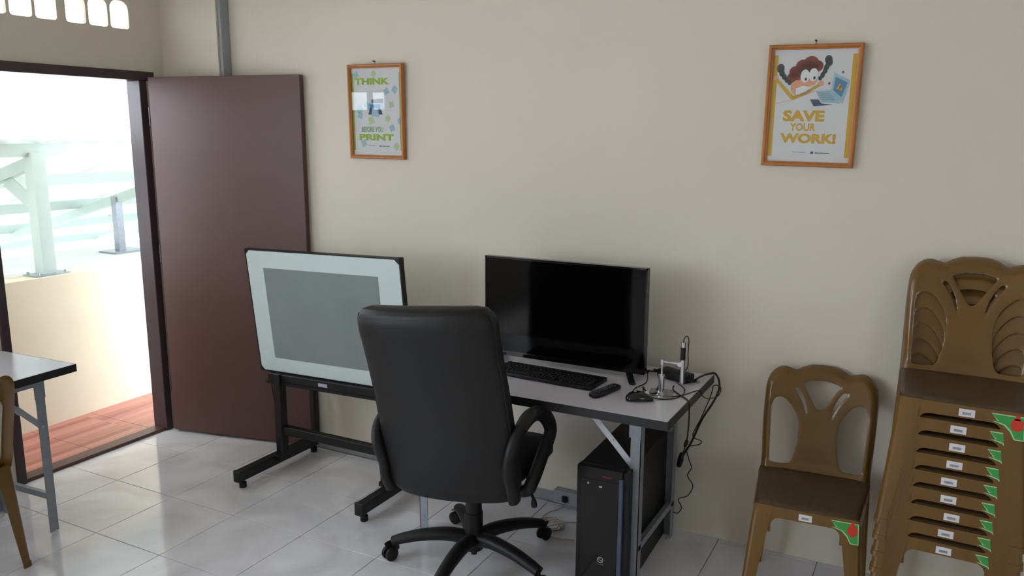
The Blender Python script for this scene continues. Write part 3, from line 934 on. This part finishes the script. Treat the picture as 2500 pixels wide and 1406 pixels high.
# ================================================================== INTERACTIVE BOARD ON STAND
ib = thing('interactive_whiteboard', 'white bordered board with grey centre on a black metal stand before the door', 'whiteboard', (-2.55, 2.93, 0))


def L(me, name, m, parent, loc=ib.location):
    me.transform(Matrix.Translation(-Vector(loc))); return link(name, me, m, parent)


WB, HB = 0.925, 0.625
pm = Matrix.Translation((-2.548, 2.93, 0.848)) @ Matrix.Rotation(R(-1.2), 4, 'Y') @ Matrix.Rotation(R(-5), 4, 'X').inverted()


def P3(me): me.transform(pm); return me


bd = L(P3(box(-WB / 2, WB / 2, -0.008, 0.012, -HB / 2, HB / 2, 0.002)), 'board_panel', 'boardw', ib)
L(P3(box(-WB / 2 + .105, WB / 2 - .125, -0.0095, -0.008, -HB / 2 + .075, HB / 2 - .085)), 'grey_screen', 'boardg', bd)
bm = bmesh.new()
for a in ((-WB / 2 - .004, WB / 2 + .004, HB / 2, HB / 2 + .005), (-WB / 2 - .004, WB / 2 + .004, -HB / 2 - .005, -HB / 2), (-WB / 2 - .004, -WB / 2, -HB / 2, HB / 2), (WB / 2, WB / 2 + .006, -HB / 2, HB / 2)):
    add_box(bm, a[0], a[1], -0.009, 0.020, a[2], a[3])
L(P3(me_from(bm)), 'edge_frame', 'blackmetal', bd)
for sx in (-1, 1):
    for sz in (-1, 1):
        c = [(0, 0), (-sx * .030, 0), (-sx * .024, -sz * .009), (-sx * .009, -sz * .024), (0, -sz * .030)]
        pl = plate2d([(a + sx * (WB / 2 + .005), b + sz * (HB / 2 + .005)) for a, b in c], t=0.034)
        pl.transform(Matrix.Translation((0, 0.006, 0)) @ Matrix.Rotation(PI / 2, 4, 'X'))
        L(P3(pl), 'corner_cap', 'blackp', bd)
tr = L(P3(box(-WB / 2 + .055, WB / 2 - .02, -0.030, 0.03, -HB / 2 - .052, -HB / 2 - .006, 0.003)), 'tray', 'blackmetal', ib)
L(P3(box(-WB / 2 + .045, WB / 2 - .02, -0.034, -0.030, -HB / 2 - .060, -HB / 2 - .046)), 'tray_lip', 'blackp', tr)
lb = L(P3(box(-.075, -.018, -0.0315, -0.030, -HB / 2 - .036, -HB / 2 - .018, 0.0005)), 'name_plate', 'silver', tr)
L(P3(box(-.074, -.053, -0.0322, -0.0315, -HB / 2 - .035, -HB / 2 - .019)), 'name_plate_mark', 'slate', lb) if False else None
XA, XB = -2.878, -2.222
for x, fx in ((XA, -2.925), (XB, -2.178)):
    ft = L(box(fx - .024, fx + .024, 2.675, 3.235, 0.038, 0.088, 0.003), 'foot_bar', 'blackmetal', ib)
    for y in (2.70, 3.215):
        L(cyl((fx + .004, y + 0.0, 0.0), 0.018, 0.024, 12), 'foot_pad', 'blackp', ft)
        L(cyl((fx + .004, y + 0.0, 0.020), 0.010, 0.022, 10), 'foot_pad', 'blackp', ft)
    for y in (2.672,):
        L(box(fx - .026, fx + .026, y - .006, y + .012, 0.030, 0.092, 0.005), 'end_cap', 'blackp', ft)
    L(box(fx + (.024 if fx < -2.5 else -.066), fx + (.066 if fx < -2.5 else -.024), 2.915, 2.965, 0.088, 0.525, 0.003), 'upright', 'blackmetal', ib)
    L(box(fx + (.02 if fx < -2.5 else -.064), fx + (.064 if fx < -2.5 else -.02), 2.90, 3.235, 0.070, 0.090), 'mounting_plate', 'blackmetal', ft)
    L(box(fx + (.024 if fx < -2.5 else -.054), fx + (.054 if fx < -2.5 else -.024), 3.175, 3.215, 0.088, 0.53, 0.003), 'upright', 'blackmetal', ib)
    L(box(fx + (.028 if fx < -2.5 else -.052), fx + (.052 if fx < -2.5 else -.028), 2.96, 3.19, 0.49, 0.52), 'top_rail', 'blackmetal', ib)
L(box(-2.90, -2.20, 2.925, 2.965, 0.205, 0.248, 0.003), 'crossbar', 'blackmetal', ib)
L(box(-2.90, -2.20, 2.955, 2.985, 0.50, 0.54, 0.003), 'crossbar', 'blackmetal', ib)
L(tube(spline([(-2.925, 2.94, .52), (-2.932, 2.94, .46), (-2.925, 2.94, .40), (-2.905, 2.94, .33), (-2.895, 2.94, .24)], 6), 0.0028, 6), 'cable', 'cable', ib)
L(tube(spline([(-2.865, 3.17, .54), (-2.850, 3.17, .45), (-2.842, 3.17, .38), (-2.855, 3.18, .28), (-2.87, 3.19, .20)], 6), 0.0028, 6), 'cable', 'cable', ib)

# ================================================================== OFFICE CHAIR
HC = (-1.555, 2.625)
oc = thing('office_chair', 'black leather office chair on castors seen from behind at the desk', 'office chair', (HC[0], HC[1], 0), (0, 0, 0))
A0 = 204
base = link('star_base', cyl((0, 0, 0.075), 0.036, 0.055, 24, r2=0.030), 'blackp', oc)
for k in range(5):
    a = R(A0 + 72 * k); d = Vector((math.cos(a), math.sin(a), 0))
    pts = [d * .02 + Vector((0, 0, .105)), d * .10 + Vector((0, 0, .118)), d * .20 + Vector((0, 0, .112)), d * .28 + Vector((0, 0, .095)), d * .335 + Vector((0, 0, .078))]
    sp = spline(pts, 5)
    n = len(sp)
    link('base_arm', tube(sp, [0.030 - .012 * i / n for i in range(n)], 12, rb=[0.034 - .010 * i / n for i in range(n)], up=(0, 0, 1)), 'blackp', base)
    cpos = d * .335
    cs = link('castor', cyl((cpos.x, cpos.y, 0.045), 0.007, 0.04, 8), 'blackp', oc)
    sw = R([250, 300, 20, 75, 170][k]); sd = Vector((math.cos(sw), math.sin(sw), 0)); off = sd * .014; ax = Vector((-sd.y, sd.x, 0))
    bm = bmesh.new()
    for s in (-1, 1):
        c0 = Vector((cpos.x, cpos.y, .029)) + off + ax * (s * .007); c1 = c0 + ax * (s * .016)
        add_tube(bm, [c0, c0.lerp(c1, .3), c0.lerp(c1, .8), c1], [.027, .029, .028, .021], 20)
    link('wheel', me_from(bm, ang=40), 'blackp', cs)
    hood = bmesh.new(); cc = Vector((cpos.x, cpos.y, .029)) + off
    arc = [cc + sd * (-.034 * math.cos(R(q))) + Vector((0, 0, .034 * math.sin(R(q)))) for q in range(0, 140, 20)]
    add_tube(hood, arc, .003, 8, rb=.020, up=None)
    link('castor_hood', me_from(hood, ang=40), 'blackp', cs)
link('gas_column', join([cyl((0, 0, 0.06), 0.037, 0.16, 24), cyl((0, 0, 0.22), 0.033, 0.15, 24), cyl((0, 0, 0.035), 0.012, 0.03, 12)]), 'blackp', oc)
YAW = R(3)
RM = Matrix.Rotation(YAW, 4, 'Z')


def OC(me, name, m, parent=oc):
    me.transform(RM); return link(name, me, m, parent)


# backrest: lofted sections from the bottom up
rings = []
secs = [  # z, y(center), half width, half thickness, exponent
    (.375, -.215, .18, .018, 3.0), (.385, -.222, .225, .032, 3.4), (.41, -.230, .254, .040, 4), (.46, -.238, .264, .044, 4.5), (.55, -.248, .265, .046, 5), (.66, -.256, .260, .044, 5),
    (.78, -.272, .258, .042, 5), (.90, -.296, .256, .043, 5), (.98, -.314, .256, .047, 5), (1.03, -.324, .257, .054, 4.5), (1.07, -.328, .257, .057, 4), (1.10, -.330, .246, .052, 3.6), (1.118, -.329, .232, .040, 3.2), (1.126, -.328, .20, .020, 3)]
zz = []
for i in range(len(secs) - 1):
    a, b = secs[i], secs[i + 1]
    for k in range(3):
        t_ = k / 3; zz.append([a[q_] + (b[q_] - a[q_]) * t_ for q_ in range(5)])
zz.append(list(secs[-1]))
zz = [[z, y, hw * (1.05 + .03 * (z - .4) / .7), ht, e] for z, y, hw, ht, e in zz]
for z, y, hw, ht, e in zz:
    rg = []
    for (px, py) in rrect(0, 0, hw, ht, e, 40):
        bulge = -0.010 * (1 - (px / hw) ** 2) if py < 0 else 0.0
        rg.append((px, y + py + bulge + 0.030 * (abs(px) / .25) ** 2, z))
    rings.append(rg)
bk = OC(me_from(loft(rings), ang=60), 'backrest', 'leather')
# piping along both edges of the back
for s in (-1, 1):
    OC(tube([(s * hw * .992, y + 0.030 * (hw / .25) ** 2 - .022, z) for z, y, hw, ht, e in zz[3:-6]], 0.004, 6), 'piping', 'leather', bk)
# waterfall seat
rings = []
for y, hw, ht, zc in ((-.20, .19, .03, .44), (-.17, .225, .05, .44), (0, .245, .055, .445), (.14, .245, .055, .45), (.22, .235, .055, .445), (.262, .20, .035, .435)):
    rings.append([(px, y, zc + pz) for px, pz in rrect(0, 0, hw, ht, 4, 32)])
OC(me_from(loft(rings), ang=60), 'seat', 'leather')
OC(box(-.09, .09, -.12, .10, .355, .392, .006), 'seat_mechanism', 'blackp')
for s in (-1, 1):
    lp = spline([(s * .262, -.225, .40), (s * .266, -.245, .46), (s * 0.262, -0.255, .52), (s * 0.279, -0.260, .60), (s * 0.292, -0.220, .665), (s * 0.296, -0.135, .700), (s * 0.296, -0.055, .700), (s * 0.296, 0.015, .665), (s * 0.294, 0.067, .60), (s * 0.292, 0.060, .555), (s * 0.284, -0.005, .49), (s * 0.274, -0.085, .42), (s * 0.250, -0.105, .385), (s * 0.150, -0.085, .372)], 6)
    arm = OC(tube([(a_, b_, c_ - .025 * max(0, (c_ - .5) / .2)) for a_, b_, c_ in lp], .022, 12, rb=.031, up=None), 'armrest', 'blackp')
    OC(tube(spline([(s * 0.294, -0.205, .656), (s * 0.298, -0.135, .688), (s * 0.298, -0.055, .688), (s * 0.296, 0.010, .658)], 6), [.010] + [.013] * 17 + [.010], 12, rb=.029), 'arm_pad', 'leather', arm)
    OC(tube(spline([(s * .262, -.225, .60), (s * .266, -.225, .50), (s * .255, -.18, .42)], 6), .012, 10, rb=.02), 'back_bracket', 'blackp')
OC(tube(spline([(.12, -.02, .375), (.22, -.05, .37), (.262, -.07, .35), (.268, -.075, .31)], 6), [.006] * 14 + [.009, .011, .012, .012, .010], 10), 'height_lever', 'blackp')
# lean the whole seat group slightly, as a worn chair does
for o in oc.children:
    if o.name.split('.')[0] in ('backrest', 'seat', 'armrest', 'back_bracket', 'seat_mechanism', 'height_lever'):
        o.rotation_euler = (0, R(-5.0), 0); o.location = (0.058, 0, 0)

# ================================================================== TELEVISION
TVY = 3.02
tv = thing('television', 'switched-off black flat television standing on the white desk', 'television', (-1.37, TVY, 0.745))


def T(me, name, m, parent=tv): me.transform(Matrix.Translation(-Vector(tv.location))); return link(name, me, m, parent)


x0, x1, z0, z1 = -1.723, -0.990, 0.768, 1.200
cab = T(box(x0, x1, TVY, TVY + 0.028, z0, z1, 0.003), 'cabinet', 'blackg')
T(box(x0 + .10, x1 - .10, TVY + .028, TVY + .06, z0 + .03, z0 + .27, 0.012, 2), 'rear_housing', 'blackp')
T(box(x0 + .008, x1 - .008, TVY - .0012, TVY, z0 + .020, z1 - .008), 'screen_panel', 'screen', cab)
bm = bmesh.new()
for a in ((x0, x1, z1 - .006, z1), (x0, x1, z0, z0 + .016), (x0, x0 + .006, z0, z1), (x1 - .006, x1, z0, z1)):
    add_box(bm, a[0], a[1], TVY - .004, TVY + .002, a[2], a[3])
T(me_from(bm), 'bezel', 'blackg', cab)
T(face_front(text_mesh('TV', 0.008, t=.0003), (x0 + x1) / 2, z0 + .008, TVY - .0045), 'brand_mark', 'slate', cab) if False else None
for s, fx in ((-1, x0 + .10), (1, x1 - .075)):
    bm = bmesh.new()
    add_tube(bm, spline([(fx, TVY + .012, z0 + .012), (fx + s * .02, TVY - .02, z0 - .004), (fx + s * .04, TVY - .055, .752), (fx + s * .055, TVY - .085, .751)], 5), .006, 8, rb=.014)
    add_tube(bm, spline([(fx, TVY + .012, z0 + .010), (fx + s * .02, TVY + .045, z0 - .004), (fx + s * .04, TVY + .08, .752), (fx + s * .05, TVY + .11, .751)], 5), .006, 8, rb=.012)
    T(me_from(bm, ang=50), 'stand_foot', 'blackg')

# ================================================================== THINGS ON THE DESK
ZT = 0.745
kb = thing('keyboard', 'black computer keyboard in front of the television', 'keyboard', (-1.345, 2.872, ZT), (0, 0, R(-3)))
link('case', box(-.225, .225, -.078, .078, .003, .018, .004, 2), 'blackp', kb)
key = box(-.0075, .0075, -.0075, .0075, 0, .008, .0015)
wkey = {w_: box(-.0075 * w_, .0075 * w_, -.0075, .0075, 0, .008, .0015) for w_ in (1.6, 2.2, 6.5)}
for r in range(6):
    y = -.062 + r * .0205 + (.006 if r == 5 else 0)
    c = 0; x = -.212
    while x < .212:
        w_ = 1
        if r == 0 and abs(x + .13) < .01: w_ = 6.5
        elif c == 0 and r in (1, 2, 3): w_ = 1.6
        stepw = .0185 * (w_ if w_ != 1 else 1) if w_ != 1 else .0185
        if not (.068 < x < .074 or .134 < x < .138) and x + .0075 * w_ < .218:
            link('key', key if w_ == 1 else wkey[w_], 'blackg' if False else 'blackp', kb, (x + .0075 * (w_ - 1), y, .017))
        x += stepw if w_ == 1 else .015 * w_ + .0035; c += 1
for dx in (.165, .180, .195): link('indicator_light', box(dx, dx + .003, .070, .073, .017, .0185), 'led', kb)

rc = thing('remote_control', 'black television remote control lying beside the keyboard', 'remote control', (-1.069, 2.792, ZT), (0, 0, R(-14)))
rg = []
for y, hw, ht in ((-.082, .010, .005), (-.078, .019, .009), (-.05, .023, .010), (.02, .021, .010), (.06, .023, .009), (.078, .020, .008), (.083, .012, .004)):
    rg.append([(px, y, .011 + pz) for px, pz in rrect(0, 0, hw, ht, 3.5, 20)])
link('remote_body', me_from(loft(rg), ang=60), 'blackp', rc)
bt = cyl((0, 0, 0), .0032, .002, 10)
for i in range(3):
    for j in range(7): link('button', bt, 'slate' if j in (0, 6) else 'barc', rc, ((i - 1) * .011, -.055 + j * .017, .0195))
link('round_pad', cyl((0, -.002, .020), .010, .0015, 16), 'barc', rc)

ms = thing('computer_mouse', 'black computer mouse at the front right of the desk', 'mouse', (-.925, 2.775, ZT), (0, 0, R(-62)))
rg = []
for y, hw, zt in ((-.052, .012, .012), (-.047, .022, .020), (-.035, .029, .030), (-.01, .031, .036), (.015, .030, .032), (.035, .027, .024), (.046, .020, .016), (.050, .010, .010)):
    ring = []
    for k in range(20):
        a = 2 * PI * k / 20; c, s = math.cos(a), math.sin(a)
        ring.append((hw * math.copysign(abs(c) ** .8, c), y, zt * .35 + (zt * .65 * s if s > 0 else zt * .34 * s)))
    rg.append(ring)
mb = link('mouse_body', me_from(loft(rg), ang=60), 'blackg', ms)
link('scroll_wheel', cyl((-.003, .026, .026), .009, .006, 14, 'x'), 'rubber', mb)
link('badge', cyl((0, -.018, .0345), .005, .001, 12), 'silver', mb)


def world_cable(name, pts, r, m, parent, lab=None):
    me = tube(spline(pts, 6), r, 6)
    o = link(name, me, m)
    if parent is not None:
        bpy.context.view_layer.update()
        o.parent = parent; o.matrix_parent_inverse = parent.matrix_world.inverted()
    return o


Zc = ZT + .003
world_cable('cable', [(-.885, 2.80, ZT + .010), (-.86, 2.815, Zc), (-.815, 2.85, Zc), (-.80, 2.92, Zc), (-.82, 2.99, Zc), (-.86, 3.03, Zc + .004)], .0022, 'cable', ms)

# usb microscope on its metal stand
um = thing('usb_microscope', 'silver desktop camera microscope on a metal stand beside the television', 'microscope', (-.878, 2.885, ZT))
o = link('base_plate', box(-.045, .045, -.055, .055, 0, .004, .001), 'alu', um); o.rotation_euler = (0, 0, R(12))
link('pillar', join([cyl((0, 0, .004), .020, .006, 20), cyl((0, 0, .010), .012, .052, 20), cyl((0, 0, .062), .0135, .014, 20), cyl((0, 0, .076), .004, .048, 10)]), 'alu', um)
link('joint', join([cyl((0, 0, .118), .009, .020, 16), cyl((0, 0, .128), .0045, .052, 10, 'x'), cyl((.05, 0, .128), .006, .024, 12, 'x'), cyl((.070, -.010, .128), .009, .020, 14, 'y')]), 'alu', um)
link('camera_tube', join([cyl((.078, .002, .055), .0085, .14, 16), cyl((.078, .002, .195), .0095, .018, 16)]), 'alu', um)
link('tube_grip', join([cyl((.078, .002, .145), .0095, .048, 16)]), 'blackp', um)
link('cable', tube(spline([(.078, .002, .212), (.080, .004, .228), (.088, .008, .236), (.095, .010, .222), (.094, .012, .17), (.092, .015, .11), (.05, .04, .085), (.0, .09, .05), (-.04, .12, .012)], 6), .002, 6), 'cable', um)

ad = thing('power_adapter', 'black power adapter brick behind the microscope stand', 'adapter', (-.885, 3.095, ZT), (0, 0, R(-22)))
link('adapter_body', box(-.072, .072, -.032, .032, .001, .036, .007, 2), 'blackp', ad)
link('strain_relief', join([cyl((.072, -.01, .016), .006, .030, 10, 'x', .004), cyl((-.072, 0, .016), .007, -.040, 10, 'x', .004)]), 'blackp', ad)

# loose cables (each one its own)
XE = -.748


def loose(name, lab, pts, r=.0028, cat='cable', m='cable', group=None):
    return tag(link(name, tube(spline(pts, 7), r, 6), m), lab, cat, group)


loose('adapter_cable', 'thick black cable from the adapter over the desk corner and down the wall side',
      [(-.80, 3.085, ZT + .014), (-.79, 3.12, ZT + .018), (-.778, 3.19, ZT + .012), (-.757, 3.235, ZT + .004), (-.742, 3.25, .70), (-.755, 3.24, .64), (-.80, 3.22, .55), (-.835, 3.2, .45), (-.865, 3.2, .39), (-.878, 3.2, .345)], .0045)
pc_ = loose('hanging_cable', 'black cable with inline plug hanging over the right edge of the desk',
            [(-.86, 2.99, ZT + .006), (-.85, 2.95, Zc), (-.81, 2.90, Zc), (-.78, 2.87, Zc), (-.757, 2.835, Zc), (-.752, 2.83, .72), (-.77, 2.90, .64), (-.80, 3.0, .54), (-.835, 3.1, .46), (-.868, 3.18, .38)], .003)
link('inline_plug', tube([(-.806, 3.02, .525), (-.815, 3.05, .508), (-.825, 3.075, .485), (-.832, 3.09, .47)], [.005, .008, .008, .005], 8), 'blackp', pc_)
link('end_plug', tube([(-.868, 3.18, .40), (-.874, 3.19, .37), (-.884, 3.2, .335)], [.008, .013, .011], 8), 'blackp', pc_)
loose('thin_cable', 'thin black cable looping off the desk edge and wriggling down beside the table leg',
      [(-.90, 2.845, Zc), (-.84, 2.86, Zc), (-.80, 2.90, Zc), (-.775, 2.96, Zc), (-.757, 2.985, Zc), (-.748, 3.0, .725), (-.748, 3.08, .69), (-.74, 3.22, .66), (-.735, 3.245, .69), (-.76, 3.23, .70), (-.765, 3.2, .66), (-.80, 3.2, .56), (-.83, 3.2, .48),
       (-.80, 3.22, .455), (-.812, 3.24, .43), (-.86, 3.23, .41), (-.85, 3.23, .36), (-.84, 3.24, .32), (-.855, 3.24, .28), (-.83, 3.24, .24), (-.85, 3.24, .19), (-.89, 3.24, .165), (-.875, 3.24, .13), (-.89, 3.24, .10), (-.91, 3.24, .10)], .0022)
loose('television_cable', 'black looped cable lying behind the mouse under the television foot',
      [(-.99, 3.06, ZT + .02), (-.965, 2.97, ZT + .01), (-.985, 2.90, Zc), (-.975, 2.84, Zc), (-.95, 2.83, Zc), (-.945, 2.87, Zc), (-.965, 2.93, Zc), (-.945, 2.89, Zc + .004), (-.92, 2.865, Zc), (-.895, 2.87, Zc + .003), (-.905, 2.92, Zc + .004), (-.92, 3.0, Zc), (-.935, 3.06, ZT + .01)], .0026)
loose('back_cable', 'black cable pair running along the desk back edge from television to adapter',
      [(-1.05, 3.10, ZT + .02), (-1.0, 3.12, ZT + .012), (-.96, 3.125, ZT + .012), (-.955, 3.122, ZT + .014)], .004)
ub = thing('usb_plug', 'loose silver usb plug at the back right corner of the desk', 'plug', (-.805, 3.10, ZT), (0, 0, R(-35)))
link('plug_body', box(-.014, .010, -.006, .006, .001, .009, .002), 'blackp', ub)
link('plug_shell', box(.010, .024, -.005, .005, .002, .007), 'steeld', ub)

# ================================================================== PC TOWER
pt = thing('computer_tower', 'tall black desktop computer tower on the floor under the desk', 'computer', (-1.03, 2.95, 0), (0, 0, R(1.5)))
W2, H2, D2 = .100, .492, .27
link('case', box(-W2, W2, -D2 + .03, D2, .012, H2, .003), 'blackmetal', pt)
fp = link('front_panel', box(-W2 - .003, W2 - .022, -D2 - .012, -D2 + .03, .008, H2 + .002, .006, 2), 'blackp', pt)
link('gloss_door', box(-W2 + .014, W2 - .036, -D2 - .0145, -D2 - .011, .03, H2 - .045, .001), 'blackg', fp)
link('trim_strip', box(W2 - .036, W2 - .020, -D2 - .015, -D2 + .02, .02, H2 - .028, .002), 'blueg', fp)
link('side_strip', box(W2 - .022, W2 + .002, -D2 - .002, -D2 + .03, .008, H2 - .002, .002), 'blackp', fp)
link('power_button', cyl((-.055, -D2 - .0145, H2 - .062), .004, -.002, 12, 'y'), 'led', fp)
link('indicator', box(-.012, .0, -D2 - .016, -D2 - .0145, H2 - .072, H2 - .066), 'led', fp)
link('red_print', box(.0, .035, -D2 - .013, -D2 - .012, H2 - .032, H2 - .026), 'dred', fp)
em = []
ringp = [(0 + .011 * math.cos(2 * PI * k / 24), -D2 - .0155, .128 + .011 * math.sin(2 * PI * k / 24)) for k in range(24)]
bm = bmesh.new(); add_tube(bm, ringp, .0011, 6, closed=True)
add_tube(bm, [(-.005 + .004 * math.cos(R(a)) , -D2 - .0155, .128 + .004 * math.sin(R(a))) for a in range(200, -20, -20)], .0010, 5)
add_tube(bm, [(.0035 + .004 * math.cos(R(a)), -D2 - .0155, .128 + .004 * math.sin(R(a))) for a in range(180, 400, 20)], .0010, 5)
link('emblem', me_from(bm), 'emblem', fp)
link('emblem_text', face_front(text_mesh('thermaltake', .006, t=.0004), 0, .110, -D2 - .0150), 'slate', fp)
bm = bmesh.new()
for x in (-.07, .07):
    for y in (-.2, .22): add_box(bm, x - .015, x + .015, y - .02, y + .02, 0, .014)
link('case_foot', me_from(bm), 'blackp', pt)
link('cable', tube(spline([(-.02, .27, .42), (-.03, .30, .44), (-.045, .30, .47), (-.05, .30, .52), (-.045, .31, .58)], 6), .003, 6), 'cable', pt)
link('cable', tube(spline([(-.02, .27, .40), (-.0, .30, .46), (.02, .30, .52), (.0, .31, .58)], 6), .0025, 6), 'cable', pt)

# ================================================================== SOCKET AND CABLE COIL
so = thing('wall_socket', 'cream socket box at the foot of the wall with a black plug', 'socket', (-1.425, 3.262, .05))
link('socket_box', box(-.062, .075, -.022, .027, -.036, .028, .003), 'trunk', so)
link('plug', box(-.012, .012, -.038, -.022, -.018, .012, .003), 'blackp', so)
link('cable', tube(spline([(0, -.03, -.018), (-.004, -.035, -.035), (-.02, -.06, -.046), (-.045, -.10, -.047), (-.052, -.15, -.047)], 6), .002, 6), 'wcable', so)
cc = []
bm = bmesh.new()
for k in range(5):
    a0 = random.uniform(0, 6); rx_, ry_ = .045 + .008 * k % .03, .030 + .006 * k % .02
    pts = [(-1.405 + rx_ * math.cos(a0 + t_ * .5) + random.uniform(-.006, .006), 3.04 + ry_ * math.sin(a0 + t_ * .5) * 1.3 + random.uniform(-.006, .006), .004 + .003 * k) for t_ in range(13)]
    add_tube(bm, spline(pts, 4), .0022, 6)
add_tube(bm, spline([(-1.43, 3.0, .012), (-1.38, 3.03, .02), (-1.33, 3.06, .03), (-1.28, 3.10, .02)], 5), .003, 6)
add_tube(bm, spline([(-1.44, 3.0, .008), (-1.40, 2.96, .005), (-1.34, 2.95, .005), (-1.26, 2.97, .005)], 5), .003, 6)
tag(link('cable_coil', me_from(bm, ang=60), 'wcable'), 'tangled coil of pale cable on the floor left of the computer tower', 'cable')
